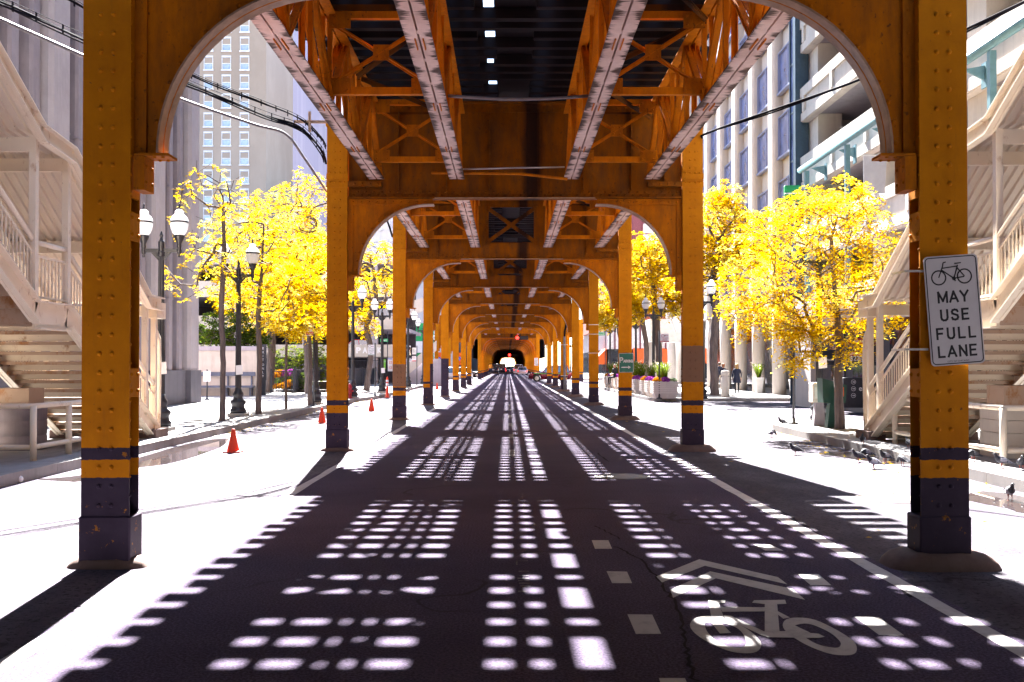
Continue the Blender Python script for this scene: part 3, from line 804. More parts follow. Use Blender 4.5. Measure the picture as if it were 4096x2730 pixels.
# ---- lateral bracing under the ties
def lateral_mesh():
    mb = MB(); n = 4; p = TL / n
    for i in range(n):
        s = 1 if i % 2 else -1
        mb.bar((-.75 * s, .14 + i * p, 6.56), (.75 * s, .14 + (i + 1) * p, 6.56), .06, .014); mb.bar((-.75 * s, .14 + i * p, 6.52), (.75 * s, .14 + (i + 1) * p, 6.52), .012, .07)
        if i % 2 == 0: mb.bar((-.75, .14 + i * p, 6.70), (.75, .14 + i * p, 6.70), .08, .08)
    return mb
lb0 = tag(lateral_mesh().build('lateral_bracing', M['girder_d']), 'x', 'bracing', 'zigzag bracing below the ties')
first = True
for bi in range(1, 7):
    for tx, side in ((-1.915, 'left'), (1.89, 'right')):
        o = lb0 if first else lb0.copy()
        if not first: C.objects.link(o)
        first = False
        o.location = (CX + tx, Y1 + (bi - 1) * BAY, 0); o['label'] = 'zigzag steel bracing right under the ties, %s track, %s bay' % (side, ORD[bi - 1])
# ---- conduit slung between the inner stringers, tie rods at the girder
def rods(name, lab, pts, r, m='cablel'):
    return tag(MB().tube(pts, r, 7).build(name, M[m]), lab, 'conduit')
rods('conduit', 'sagging grey pipe slung between the two inner stringers overhead', [(CX - .98 + i * .2, 14.0, 5.47 - .05 * math.sin(math.pi * i / 10)) for i in range(11)], .022)
rods('tie_rod', 'thin steel rod along the girder between inner stringers', [(CX - 1.0, 19.2, 5.46), (CX + .95, 19.2, 5.50)], .016, 'strap')
rods('drain_pipe', 'yellow pipe sloping along the girder below the tie rod', [(CX - 1.6, 19.1, 5.37), (CX + .1, 19.0, 5.33), (CX + 1.0, 19.1, 5.25)], .028, 'girder')
# ---- track deck: ties, rails, guard timbers, walk boards. Long strips were measured from the sun spots on the road
SUNX = .78
def dk(a, b): return (a - SUNX - CX, b - SUNX - CX)
STRIPS = [dk(-2.30, -1.70), dk(-1.49, -1.375), dk(-1.18, -1.065), dk(-1.033, -.91), dk(-.878, -.77), dk(-.58, -.125), dk(.03, .165), dk(.245, .42),
          dk(.565, 1.26), dk(1.46, 1.55), dk(1.585, 2.03), dk(2.22, 2.32), dk(2.46, 2.615), dk(2.65, 2.91), dk(3.15, 3.40), dk(3.55, 3.70)]
RAILS = (-2.63, -1.20, 1.17, 2.60)
def ties_mesh(seed, planked=False):
    mb = MB(); r = random.Random(seed); y = .2
    while y < BAY - .05:
        h = .170 + r.uniform(-.008, .008); w = .145 + r.uniform(-.012, .02)
        e0 = -3.40 + r.uniform(-.06, .06)
        e1 = -.46 + (-SUNX - CX) + .76 if False else dk(0, .305)[1] + r.uniform(-.02, .02)
        if (len(mb.v) // 16) % 3 != seed % 3: e1 = dk(0, .60)[1]
        a = r.uniform(-.008, .008)
        mb.box(e0, e1, y + a, y + w + a, 6.90, 6.90 + h)
        mb.box(dk(.54, 0)[0] if r.random() < .4 else dk(1.20, 0)[0], 3.1 + r.choice((0, 0, .22)) + r.uniform(-.05, .05), y - a, y + w - a, 6.90, 6.90 + h - .004)
        y += .46 + r.uniform(-.018, .018)
    return mb
def strips_mesh():
    mb = MB(); r = random.Random(3)
    for a, b in STRIPS:
        y = 0
        while y < BAY - .01:
            L = min(r.uniform(3, 5), BAY - y)
            if BAY - y - L < 1: L = BAY - y
            j = r.uniform(-.012, .012)
            mb.box(a + j, b + j, y + .005, y + L - .005, 7.075, 7.115); y += L
    return mb
def rails_mesh(x):
    mb = MB(); mb.box(x - .035, x + .035, 0, BAY, 7.14, 7.175); mb.box(x - .008, x + .008, 0, BAY, 7.085, 7.14); mb.box(x - .06, x + .06, 0, BAY, 7.117, 7.13); return mb
dk0 = thing('track_deck', 'x', 'track deck', (CX, Y1, 0), 0, 'open timber track decks')
ties_mesh(1).build('ties', M['tie'], dk0); strips_mesh().build('guard_timber', M['plank'], dk0)
for x in RAILS: rails_mesh(x).build('rail', M['rail'], dk0)
first = True
for bi, (y, L) in enumerate(BAYS):
    o = dk0 if first else copy_tree(dk0)
    first = False
    o.location = (CX, y, 0); o.scale = (1, L / BAY, 1)
    o['label'] = 'dark timber track deck ' + ('overhead, this side of the front portal' if bi == 0 else 'roofing the %s bay of the street' % (ORD[bi - 1] if bi < 32 else 'farthest'))
    if bi > 31: o['label'] = 'dark timber track deck at the far end of the viaduct'
mb = MB(); mb.box(-3.1, -.62, 7.15, 7.75, 7.12, 7.15); mb.box(.35, 2.9, 7.12, 7.78, 7.12, 7.15)  # boards added to cast the dark band across the road
tag(mb.build('added_shadow_board', M['plank'], PORTALS[0]), None)
for k in range(2, 8):
    o = copy_tree(dk0); o.location = (CX, Y1 - k * BAY, 0); o.scale = (1, 1, 1); o['label'] = 'dark timber track deck carrying on over the street behind the viewpoint'
mz = thing('unseen_mezzanine', 'unseen station floor slab where the stairs lead, extended over the viewpoint to shade the front portal', 'station', (0, 6.6, 5.3))  # unseen slab, drawn forward to keep sky light off the front portal
MB().box(-10.5, 10.5, -60, 0, 0, .3).build('floor', M['plank'], mz)
for x in (-10.2, 10.2): MB().box(x - .1, x + .1, -60, 0, .301, 3.2).build('side_wall', M['stairw'], mz)
# station platforms with walls and a roof added to darken the far viaduct
for s, nm in ((-1, 'left'), (1, 'right')):
    mb = MB(); mb.box(CX + s * 5.8 - 1.9, CX + s * 5.8 + 1.9, 200, 410, 6.9, 7.4); mb.box(CX + s * 7.3 - .1, CX + s * 7.3 + .1, 200, 410, 3.2, 9.5); mb.box(CX + s * 4.2 - .1, CX + s * 4.2 + .1, 205, 400, .0, 6.89)
    mb.box(CX + s * 4 - 4.0, CX + s * 4 + 4.0 - .001, 204, 398, 10, 10.3)
    tag(mb.build('station_platform', M['gdark']), 'dark station platform closing the %s side of the distant viaduct' % nm, 'platform', 'station platforms')
# ------------------------------------------------------------------ buildings
def inst(src, loc, parent):
    c = src.copy(); C.objects.link(c); c.location = loc; c.parent = parent
    for k in src.children: inst(k, k.location, c)
    return c

# --- fluted concrete tower on the left pavement, x = -12.8, ends at Y 41.6
t = thing('concrete_tower', 'tall grey fluted concrete tower with dark plinth on the left pavement', 'building', (-12.8, 41.6, .15))
MB().box(-30, -.7, -130, 0, 0, 46).build('wall', M['tower'], t)
pil = MB(); pil.prism([(-.70, -.62), (-.12, -.62), (0, -.5), (0, .5), (-.12, .62), (-.70, .62)], 1.35, 46, 'xy')
zz = 4.0
pil0 = pil.build('pilaster', M['tower2'], t); pil0.location = (0, -.62, 0)
fin = MB(); fin.prism([(-.70, -.27), (-.30, -.27), (-.22, -.19), (-.22, .19), (-.30, .27), (-.70, .27)], 1.35, 46, 'xy')
for z in (4.1, 8.4, 12.7, 17.0, 21.3): fin.box(-.71, -.205, -.29, .29, z, z + .03)
fin0 = fin.build('fin', M['tower'], t); fin0.location = (0, -1.72, 0)
win = MB()
for k in range(10):
    z = 1.6 + k * 4.3
    win.mi = 1; win.box(-.69, -.64, -.26, .26, z, z + 2.55)
    win.mi = 0; win.box(-.70, -.60, -.30, -.26, z - .05, z + 2.6); win.box(-.70, -.60, .26, .30, z - .05, z + 2.6); win.box(-.70, -.60, -.26, .26, z + 2.55, z + 2.62); win.box(-.70, -.58, -.26, .26, z - .08, z); win.box(-.695, -.63, -.26, .26, z + 2.62, z + 4.2)
win0 = win.build('window_strip', [M['trim'], M['pglass']], t); win0.location = (0, -2.32, 0)
pl = MB(); pl.box(-.72, .06, -.68, .68, 0, 1.34); pl0 = pl.build('plinth', M['plinth'], t); pl0.location = (0, -.62, 0)
MB().box(-.72, -.15, -130, -1.31, 0, 1.34).build('plinth', M['plinth'], t)
pitch = 4.1
for k in range(9):
    y = -k * pitch
    if k: inst(pil0, (0, -.62 + y, 0), t); inst(fin0, (0, -1.72 + y, 0), t); inst(win0, (0, -2.32 + y, 0), t); inst(pl0, (0, -.62 + y, 0), t)
    inst(fin0, (0, -2.92 + y, 0), t); inst(win0, (0, -3.50 + y, 0), t); inst(fin0, (0, -4.06 + y + .08, 0), t)

# --- far buff brick tower with sash windows (behind the garden) at Y 160
def sash(w, h, glass='pglass'):
    mb = MB()
    mb.mi = 1; mb.box(-w / 2, w / 2, -.02, .02, 0, h)
    mb.mi = 0; f = .10
    mb.box(-w / 2 - f, -w / 2, -.12, .03, 0, h); mb.box(w / 2, w / 2 + f, -.12, .03, 0, h); mb.box(-w / 2 - f, w / 2 + f, -.15, .03, h, h + .28); mb.box(-w / 2 - f * 2, w / 2 + f * 2, -.22, .03, -.22, 0)
    mb.box(-w / 2, w / 2, -.08, .0, h * .47, h * .53)
    mb.mi = 2; mb.box(-w / 2 + .04, w / 2 - .04, -.035, -.021, h * .53, h * .97)
    return mb
t = thing('brick_tower', 'far buff brick tower with columns of sash windows above the yellow trees', 'building', (-38.7, 160, 0))
MB().box(-30, 0, 0, 20, 0, 82).build('wall', M['cream_b'], t)
s0 = None
for px in (830, 902, 975):
    x = (px - PX) / F * 160 + 38.7
    for k in range(19):
        z = 18.6 + k * 3.05
        if s0 is None: s0 = sash(1.28, 1.95).build('window', [M['trim'], M['pglass'], M['cream_b']], t); s0.location = (x, -.0, z)
        else: inst(s0, (x, 0, z), t)
for px in (690, 760):
    x = (px - PX) / F * 160 + 38.7
    for k in range(19): inst(s0, (x, 0, 18.6 + k * 3.05), t)
t = thing('slab_tower', 'plain blue-grey slab tower behind the buff brick tower', 'building', (-40.0, 205, 0))
MB().box(-8, 9.2, 0, 25, 0, 98).build('wall', M['bluewall'], t)  # one blue-grey wall colour with faint vertical streaks
s1 = None
for k in range(9):
    for x in (6.2, 7.6):
        if s1 is None: s1 = sash(.7, 1.2).build('window', [M['bluewall'], M['pglass'], M['bluewall']], t); s1.location = (x, 0, 30)
        else: inst(s1, (x, 0, 30 + k * 4.2), t)
t = thing('stone_tower', 'narrow pale stone tower edge with windows beside the blue-grey slab', 'building', (-37.5, 240, 0))
MB().box(0, 16, 0, 25, 0, 63).build('wall', M['palebld'], t)
s2 = None
for x in (2.2, 5.4, 8.6):
    for k in range(10):
        if s2 is None: s2 = sash(1.7, 2.6).build('window', [M['trim'], M['pglass'], M['cream_b']], t); s2.location = (x, 0, 60)
        else: inst(s2, (x, 0, 57 - k * 4.4), t)

# --- parking garage at the crossing, left
t = thing('parking_garage', 'open concrete parking garage with PARK in white letters on its parapet', 'building', (-8.4, 82, 0))
def bands(x0, x1, y0, y1, zs):
    for z0, z1 in zs: MB().box(x0, x1, y0, y1, z0, z1).build('parapet', M['wallc'], t)
MB().box(-36, -.4, .6, 20, 2.3, 2.36).build('deck', M['tower2'], t)
bands(-36, -.3, 0, .3, ((2.38, 3.38), (4.65, 5.75), (7.3, 8.6)))
for z in (4.66, 7.31, 10): MB().box(-36, -.4, .31, 20, z, z + .3).build('deck', M['tower2'], t)
MB().box(-36, -.4, 14, 14.3, 0, 10).build('wall', M['gdark'], t)
MB().box(-36, -6.2, 1.2, 1.5, 0, 2.3).build('wall', M['gdark'], t)
for x in (-2.6, -8.2, -13.8, -19.4, -25): MB().box(x - .3, x + .3, .35, .95, 0, 10).build('pillar', M['tower2'], t)
mb = MB()
for k in range(60): mb.box(-7.6 + k * .12 - .012, -7.6 + k * .12 + .012, -.1, -.08, .3, 2.1)
mb.box(-7.7, -.5, -.1, -.08, .3, .34); mb.box(-7.7, -.5, -.1, -.08, 2.06, 2.1)
mb.build('grille', M['fence'], t)
for x in (-7.1, -4.0, -10): MB().box(x - .5, x + .5, .8, 1.3, 4.52, 4.65).build('ceiling_lamp', M['white'], t)
for ch, px in zip('PARK', (1434, 1460, 1487, 1519)):
    lettering(t, ch, at(px, 1402, 81.97), M['white'], .50, .40, bold=.05, name='letter')
# inclined ramp wall at its street end
mb = MB(); mb.prism([(-.3, .4), (2.6, 2.9), (2.6, 3.7), (-.3, 1.3)], -.4, -.15, 'xz'); mb.build('ramp_parapet', M['garage'], t)
mb = MB(); mb.prism([(-.3, 5.6), (3.2, 6.6), (3.2, 7.7), (-.3, 6.7)], -.2, .1, 'xz'); mb.build('ramp_parapet', M['garage'], t)
MB().box(-.3, 3.0, .5, 8, 0, 2.2).build('stair_block', M['lilac'], t)

# --- pale block beyond the crossing, left, and its neighbours down the street
def block(nm, lab, loc, sx, sy, h, wall, fl=3.6, wx=2.6, face='street', side=1, glassm='pglass', base=4.2, maxk=9, w=1.5, wh=2.0):
    t = thing(nm, lab, 'building', loc)
    MB().box(min(0, side * sx), max(0, side * sx), 0, sy, 0, h).build('wall', wall, t)
    s = None; nx = int(min(sx, 22) / wx); nk = min(maxk, int((h - base) / fl)); cnt = 0
    for i in range(nx):
        for k in range(nk):
            if cnt > 95: break
            x = side * (wx * (i + .5)); z = base + k * fl; cnt += 1
            if s is None: s = sash(w, wh, glassm).build('window', [M['trim'], M[glassm], wall], t); s.location = (x, 0, z)
            else: inst(s, (x, 0, z), t)
    return t
block('office_block', 'pale office block beyond the crossing on the left side', (-12.5, 124, 0), 8, 60, 30, M['palebld'], side=-1)
block('stone_office', 'distant pale stone office far down the left side of the street', (-10.5, 200, 0), 24, 200, 60, M['palebld'], side=-1, base=8)
mb = thing('corner_shop', 'green shop front with a white sign board beyond the crossing', 'shop', (-12.3, 121.5, 0))
MB().box(-8, 3.2, 0, 2.3, 0, 6.8).build('wall', M['greensign'], mb)
MB().box(-8, 3.0, -.15, -.02, 3.2, 4.6).build('sign_board', M['white'], mb); MB().box(-7, 2.6, -.06, -.01, .4, 2.7).build('window', M['dglass'], mb)

# --- maroon brick building across the crossing, right
t = thing('brick_building', 'maroon brick corner building with orange awnings beyond the crossing', 'building', (11.6, 118, 0))
MB().box(0, 30, 0, 40, 7.4, 27).build('wall', M['maroon'], t); MB().box(-.1, 30, -.1, 40, 6.2, 7.39).build('cornice', M['redbrick'], t)
MB().box(.2, 30, .2, 40, 3.6, 6.19).build('shop_fascia', M['trim'], t); MB().box(.3, 30, .5, 40, 0, 3.59).build('shop_window', M['dglass'], t)
s = None
for x in (2.0, 5.4, 8.8, 12.2, 15.6):
    for k in range(5):
        if s is None: s = sash(2.0, 2.4).build('window', [M['maroon'], M['pglass'], M['palebld']], t); s.location = (x, 0, 8.6)
        else: inst(s, (x, 0, 8.6 + k * 3.7), t)
for x0, x1 in ((3.2, 8.4), (9.2, 15)):
    mb = MB(); mb.prism([(.19, 3.7), (.19, 1.9), (-1.3, 1.9), (-1.3, 2.1)], x0, x1, 'yz'); mb.build('awning', M['orange'], t)
mb = MB(); mb.prism([(.19, 3.7), (-1.5, 2.0), (-1.5, 1.8), (.19, 1.8)], 1.0, 6, 'xz')
mb.v = [(v[0], v[1], v[2]) for v in mb.v]; mb.build('awning', M['orange'], t)
for k in range(9): MB().box(1.0 + k * 3, 1.15 + k * 3, -.02, .18, 3.6, 6.19).build('mullion', M['maroon'], t)

# --- beige stone office, right, x = 13.8, Y 47..88
t = thing('stone_office_building', 'beige stone office with round ground-floor columns and blue windows', 'building', (13.8, 47.2, 0))
MB().box(.55, 30, .2, 41, 5.0, 40).build('wall', M['beige'], t)
MB().box(4.2, 30, .2, 41, .15, 4.98).build('shop_window', M['dglass'], t)
ys = [1.0 + k * 4.3 for k in range(10)]
pier = MB(); pier.prism([(-.0, -.42), (.12, -.5), (.55, -.5), (.55, .5), (.12, .5), (0, .42)], 4.9, 40, 'xy')
for z in [6.9 + 3.35 * k for k in range(11)]: pier.box(-.012, .5, -.505, .505, z, z + .025) if False else None
p0 = cl0 = w0 = sp0 = None
for i, y in enumerate(ys):
    if p0 is None: p0 = pier.build('pier', M['beige'], t); p0.location = (0, y, 0)
    else: inst(p0, (0, y, 0), t)
    cm = MB(); cm.lathe([(.36, .15), (.36, 5.0)], 20, (.45, 0, 0))
    if cl0 is None: cl0 = cm.build('column', M['beige'], t); cl0.location = (0, y, 0)
    else: inst(cl0, (0, y, 0), t)
MB().box(.2, 4.2, .2, 41, 4.9, 4.98).build('soffit', M['white'], t)
for i, y in enumerate(ys[:-1]):
    for k in range(9 if i < 6 else 4):
        z = 5.75 + k * 3.35
        mb = MB(); mb.mi = 1; mb.box(.40, .45, .52, 3.78, 0, 2.05)
        mb.mi = 0; mb.box(.28, .46, .5, .58, 0, 2.05); mb.box(.28, .46, 3.72, 3.8, 0, 2.05); mb.box(.28, .46, 1.95, 2.02, 0, 2.05); mb.box(.22, .46, .5, 3.8, -.1, -.001); mb.box(.28, .46, .5, 3.8, 2.051, 2.12)
        if w0 is None: w0 = mb.build('window', [M['bluewall'], M['bglass']], t); w0.location = (0, y, z)
        else: inst(w0, (0, y, z), t)
# end block of flat stone panels, with joints
mb = MB()
for k in range(12):
    mb.bbox(-.15, .5, -3.4, .48, 5.0 + k * 2.9, 5.0 + k * 2.9 + 2.88, .015)
mb.box(-.05, .5, -3.4, .48, .15, 4.99)
mb.build('end_wall', M['beige'], t)
MB().box(.52, 30, -3.39, .19, 0, 40).build('wall', M['beige'], t)
# porch with flag poles at its far end
MB().box(-3.0, .4, 28.8, 33.5, 3.5, 5.2).build('porch', M['white'], t); MB().box(-2.7, -2.0, 29.2, 30, .15, 3.49).build('porch_pillar', M['beige'], t); MB().box(-2.7, -2.0, 32.4, 33.2, .15, 3.49).build('porch_pillar', M['beige'], t)
for y, lab in ((20, 'white flag pole slanting out from the stone office, the lower one'), (17, 'white flag pole slanting out from the stone office, the upper one')):
    f = MB(); f.tube([(11.6, 47.2 + y + 2, 4.0), (9.9, 47.2 + y - 2, 7.1)], .05, 8); f.ell((9.9, 47.2 + y - 2, 7.15), (.09, .09, .09), 8, 6)
    tag(f.build('flag_pole', M['white']), lab, 'flag pole', 'flag poles of the stone office')

# --- parking garage on the right: stacked precast bands, teal rail, dark shopfront
t = thing('precast_garage', 'cream precast parking garage with open decks and dark ground-floor entrance', 'building', (12.4, 42.0, 0))
GL = 110
for k in range(-2, 8):
    z = 9.0 + 2.9 * k
    if z < 3: 
        continue
    mb = MB(); mb.box(0, .3, -GL, 0, z, z + 1.42)
    mb.box(-.09, .001, -GL, 0, z + 1.0, z + 1.40); mb.box(-.06, .001, -GL, 0, z + .02, z + .36)
    y = -.3
    while y > -GL:
        mb.box(-.10, .0, y - .22, y, z + .361, z + .999); y -= 3.6
    mb.build('spandrel', M['garage'], t)
    mb = MB(); mb.box(.31, 18, -GL, 0, z + .1, z + .4); mb.build('deck', M['tower2'], t)
for y in [-.02 - 7.2 * k for k in range(15)]:
    MB().box(.32, 1.3, y - 1.1, y, .0, 34).build('pillar', M['garage'], t)
MB().box(9, 9.3, -GL, 0, 0, 34).build('wall', M['lilac'], t); MB().box(.32, 14, .01, .3, 0, 34).build('wall', M['garage'], t)
for k in range(0, 5):
    z = 10.43 + 2.9 * k
    mb = MB(); mb.box(5.5, 5.8, -GL, -6, z, z + 1.4); mb.build('inner_wall', M['charcoal'], t)
lettering(t, 'Take', at(3382, 517, 38.0) + Vector((0, 0, 0)), M['white'], .16, None, rz=0, bold=.01)
# glazed corner bay
mb = MB(); mb.mi = 1; mb.box(-.02, .3, .35, 1.55, 0, 34); mb.mi = 0
for y in (.31, 1.0, 1.56): mb.box(-.09, .28, y, y + .06, 0, 34)
z = 4.2
while z < 34: mb.box(-.06, .28, .37, 1.56, z, z + .07); z += 2.1
mb.build('glazed_bay', [M['navyteal'], M['bglass']], t)
MB().box(-.28, .28, .02, .30, 0, 34).build('mullion', M['navyteal'], t)
# dark ground floor
MB().box(.1, 1.2, -GL, -.1, 0, 4.4).build('shop_wall', M['charcoal'], t)
MB().box(-.35, .09, -2.2, -.1, 0, 4.5).build('corner_pier', M['beige'], t)
mb = MB(); mb.mi = 1
for y in (-5, -8.5, -12, -15.5, -19): mb.box(.05, .09, y, y + 2.6, .3, 3.2)
mb.build('shop_window', [M['black'], M['dglass']], t)
MB().box(-.9, .08, -GL, -2.3, 3.6, 4.1).build('canopy', M['tower2'], t)
# teal rail
rail = thing('teal_rail', 'round teal steel rail running along the cream garage above the trees', 'rail', (11.6, 39.6, 9.4))
MB().tube([(0, 0, 0), (0, -24, 0)], .115, 14).build('pipe', M['teal'], rail)
for k in range(8):
    mb = MB(); y = -1.2 - k * 3.2
    mb.prism([(.08, -.13), (.66, -.02), (.66, -.42)], y - .03, y + .03, 'xz'); mb.box(.62, .66, y - .14, y + .14, -.6, .05); mb.build('bracket', M['teal'], rail)
post0 = MB().box(-.08, .08, -.08, .08, -5.2, -.12).build('post', M['teal'], rail); post0.location = (.1, -5.2, 0); inst(post0, (.1, -.55, 0), rail); inst(post0, (.1, -15.5, 0), rail)
# hanging grey banner, green box sign
b = thing('banner', 'plain grey banner hanging from the garage wall above the tree', 'banner', tuple(at(3500, 690, 31)))
MB().prism([(-.36, -.62), (.30, -.66), (.36, .50), (-.36, .50)], -.012, .012, 'xz').build('cloth', M['banner'], b); MB().bar((-.42, 0, .53), (.5, 0, .53), .04, .04).build('rod', M['strap'], b)
mb = MB(); p = at(3172, 772, 39.5); mb.mi = 0; mb.bbox(p.x - .32, p.x + .32, p.y, p.y + .2, p.z - .3, p.z + .3, .02); mb.mi = 1; mb.box(p.x - .321, p.x + .321, p.y - .003, p.y + .1, p.z - .05, p.z + .0)
tag(mb.build('box_sign', [M['greensign'], M['white']]), 'bright green box sign on the garage corner above the tree', 'sign')
# ------------------------------------------------------------------ station stairs (a mirrored pair)
def make_stair(s, yo, lab):
    """s = -1 left pavement, +1 right; street side plane at |x| = 7.6, foot at Y 21.4"""
    t = thing('station_stair', lab, 'stairs', (s * 7.6, 21.4 + yo, .15), 0, 'covered station stairs')
    X = lambda a: s * a                         # a = distance outward from the street-side plane
    W = 1.9
    def b(mb, a0, a1, y0, y1, z0, z1): mb.box(min(X(a0), X(a1)), max(X(a0), X(a1)), y0, y1, z0, z1)
    LZ = 2.50                                   # landing level above pavement
    y_l0, y_l1 = -4.2, -5.35                    # landing from y_l0 (far) to y_l1 (near)
    rise = LZ / 14.; run = 4.2 / 14.
    # stringers
    def stringer(a, y0, z0, y1, z1, dp=.36):
        mb = MB(); mb.bar((X(a), y0, z0), (X(a), y1, z1), .05, dp, (0, 0, 1))
        for dz in (-dp / 2, dp / 2):
            mb.bar((X(a - .06), y0, z0 + dz), (X(a - .06), y1, z1 + dz), .14, .022, (0, 0, 1))
        return mb.build('stringer', M['stairw'], t)
    U = 12; uy1 = y_l1 - U * run * 1.6; uz1 = LZ + U * rise * 1.6
    for a in (0, W):
        stringer(a, .15, .05, y_l0, LZ - .12); stringer(a, y_l1, LZ - .12, uy1, uz1 - .12)
        mb = MB(); b(mb, a - .025, a + .025, y_l1 + .0, y_l0, LZ - .36, LZ + .06); b(mb, a - .12, a + .03, y_l1, y_l0, LZ - .38, LZ - .361); b(mb, a - .12, a + .03, y_l1, y_l0, LZ + .061, LZ + .08); mb.build('stringer', M['stairw'], t)
    # treads and risers, seen from beneath
    mb = MB(); 
    for k in range(14):
        y = -k * run; z = (k + 1) * rise
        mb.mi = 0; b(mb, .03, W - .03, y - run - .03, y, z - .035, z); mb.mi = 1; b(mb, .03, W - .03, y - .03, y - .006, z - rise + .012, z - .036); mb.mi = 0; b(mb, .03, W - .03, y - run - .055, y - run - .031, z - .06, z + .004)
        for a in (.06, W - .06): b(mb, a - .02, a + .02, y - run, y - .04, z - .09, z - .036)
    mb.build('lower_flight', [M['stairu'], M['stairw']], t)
    mb = MB()
    for k in range(int(U * 1.6)):
        y = y_l1 - k * run; z = LZ + (k + 1) * rise
        b(mb, .03, W - .03, y - run - .03, y, z - .035, z); b(mb, .03, W - .03, y - .03, y - .006, z - rise, z - .036)
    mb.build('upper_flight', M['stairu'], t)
    mb = MB(); b(mb, .03, W - .03, y_l1, y_l0, LZ - .05, LZ); 
    for k in range(4): b(mb, .03, W - .03, y_l1 + .1 + k * .3, y_l1 + .16 + k * .3, LZ - .3, LZ - .051)
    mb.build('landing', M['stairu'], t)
    # posts
    def post(a, y, z0, z1, r=.055): 
        mb = MB(); b(mb, a - r, a + r, y - r, y + r, z0, z1); b(mb, a - r - .02, a + r + .02, y - r - .02, y + r + .02, z0, z0 + .03); return mb.build('post', M['stairw'], t)
    for a in (0, W):
        post(a, y_l0 + .02, LZ + .08, 5.28); post(a, y_l1 - .02, LZ + .08, 5.2); post(a, .12, 0, 2.75); post(a, -.42, .5, 2.95)
        post(a, uy1 + .3, uz1 - .2, uz1 + 2.6)
    for y in (y_l0, y_l1): post(W + .0, y, .0, LZ - .4, .1); 
    post(.9, y_l1 - .9, .0, LZ + .46, .11)
    # curved knee by the foot
    mb = MB(); mb.tube([(X(0), .12 + .02, 2.35), (X(-.02), .35, 2.1), (X(0), .45, 1.6), (X(0), .40, .1)], .05, 8); mb.build('knee_brace', M['stairw'], t)
    # railings: rails and balusters on both sides
    def railing(a, y0, z0, y1, z1):
        mb = MB(); L = abs(y1 - y0); n = max(2, int(L / .115))
        mb.tube([(X(a), y0, z0 + 1.02), (X(a), y1, z1 + 1.02)], .042, 8)
        mb.bar((X(a), y0, z0 + .80), (X(a), y1, z1 + .80), .04, .035); mb.bar((X(a), y0, z0 + .14), (X(a), y1, z1 + .14), .04, .035)
        for k in range(1, n):
            f = k / n; y = y0 + (y1 - y0) * f; z = z0 + (z1 - z0) * f
            mb.box(X(a) - .011, X(a) + .011, y - .011, y + .011, z + .14, z + .80)
        return mb.build('railing', M['stairw'], t)
    for a in (0, W):
        railing(a, .1, .1, y_l0, LZ); railing(a, y_l0, LZ, y_l1, LZ); railing(a, y_l1, LZ, uy1, uz1)
    # roof: low end, sloping part, flat over the landing, steeper rise
    H0, H1 = 2.85, 5.15
    prof = [(.25, H0), (-.55, H0 + .02), (y_l0, H1), (y_l1, H1 + .12), (uy1, uz1 + 2.65)]
    for (ya, za), (yb, zb) in zip(prof, prof[1:]):
        for a in (-.08, W + .08):
            mb = MB(); mb.bar((X(a), ya, za), (X(a), yb, zb), .05, .27, (0, 0, 1)); mb.bar((X(a - .05), ya, za + .13), (X(a - .05), yb, zb + .13), .13, .022, (0, 0, 1)); mb.bar((X(a - .05), ya, za - .13), (X(a - .05), yb, zb - .13), .13, .022, (0, 0, 1)); mb.build('roof_beam', M['stairw'], t)
        # corrugated sheet: ribs run across for the flat, along the slope otherwise
        mb = MB(); n = 12
        pr = []
        for k in range(n):
            a0 = -.05 + (W + .1) * k / n; st = (W + .1) / n
            pr += [(a0, 0), (a0 + st * .35, 0), (a0 + st * .45, .05), (a0 + st * .9, .05)]
        pr.append((W + .05, 0))
        for (a0, h0), (a1, h1) in zip(pr, pr[1:]):
            P = [(X(a0), ya, za + .02 + h0), (X(a1), ya, za + .02 + h1), (X(a1), yb, zb + .02 + h1), (X(a0), yb, zb + .02 + h0)]
            mb.add(P + [(p[0], p[1], p[2] + .012) for p in P], [(0, 1, 2, 3), (7, 6, 5, 4), (0, 4, 5, 1), (2, 6, 7, 3)])
        mb.build('roof_sheet', M['corr'], t)
    for y, z in ((y_l0, H1 - .02), (y_l1, H1 + .08), (.2, H0), (-2.2, 3.95), (y_l1 - 2.2, 5.27 + 2.2 * .62)):
        mb = MB(); b(mb, -.05, W + .05, y - .05, y + .05, z - .26, z - .04); mb.build('cross_beam', M['stairw'], t)
    # low entrance box and base block at the foot
    mb = MB(); b(mb, -.12, .10, -.05, .5, H0 - .30, H0 + .04); mb.build('fascia_box', M['stairw'], t)
    for a in (0, W):
        mb = MB(); b(mb, a - .18, a + .18, -.25, .5, -.02, .17); mb.build('base_block', M['footing'], t)
    return t
make_stair(-1, 0, 'covered cream steel stair with rusty treads on the left pavement')
make_stair(1, -.55, 'covered cream steel stair with a pigeon on its roof, right pavement')
# pipe guard rails on the pavement in front of the stairs
def guard(s, ys, lab, x=7.62):
    t = thing('guard_rail', lab, 'railing', (s * x, ys[0], .15), 0, 'pipe guard rails below the stairs')
    mb = MB(); L = ys[-1] - ys[0]
    mb.tube([(s * 2.2, 0, .88), (0, 0, .88), (0, L, .88)], .045, 10); mb.build('top_rail', M['stairw'], t)
    MB().tube([(s * 2.2, 0, .22), (0, 0, .22), (0, L, .22)], .042, 10).build('lower_rail', M['stairw'], t)
    for y in ys: MB().tube([(0, y - ys[0], -.01), (0, y - ys[0], .88)], .052, 10).build('post', M['stairw'], t)
    MB().tube([(s * 2.1, 0, -.01), (s * 2.1, 0, .88)], .05, 10).build('post', M['stairw'], t)
guard(-1, (16.1, 17.4, 18.9, 20.3), 'cream pipe guard rail on the left pavement under the stair'); guard(1, (15.4, 16.7, 18.2, 19.7), 'rusty cream pipe guard rail by the pigeons on the right pavement')
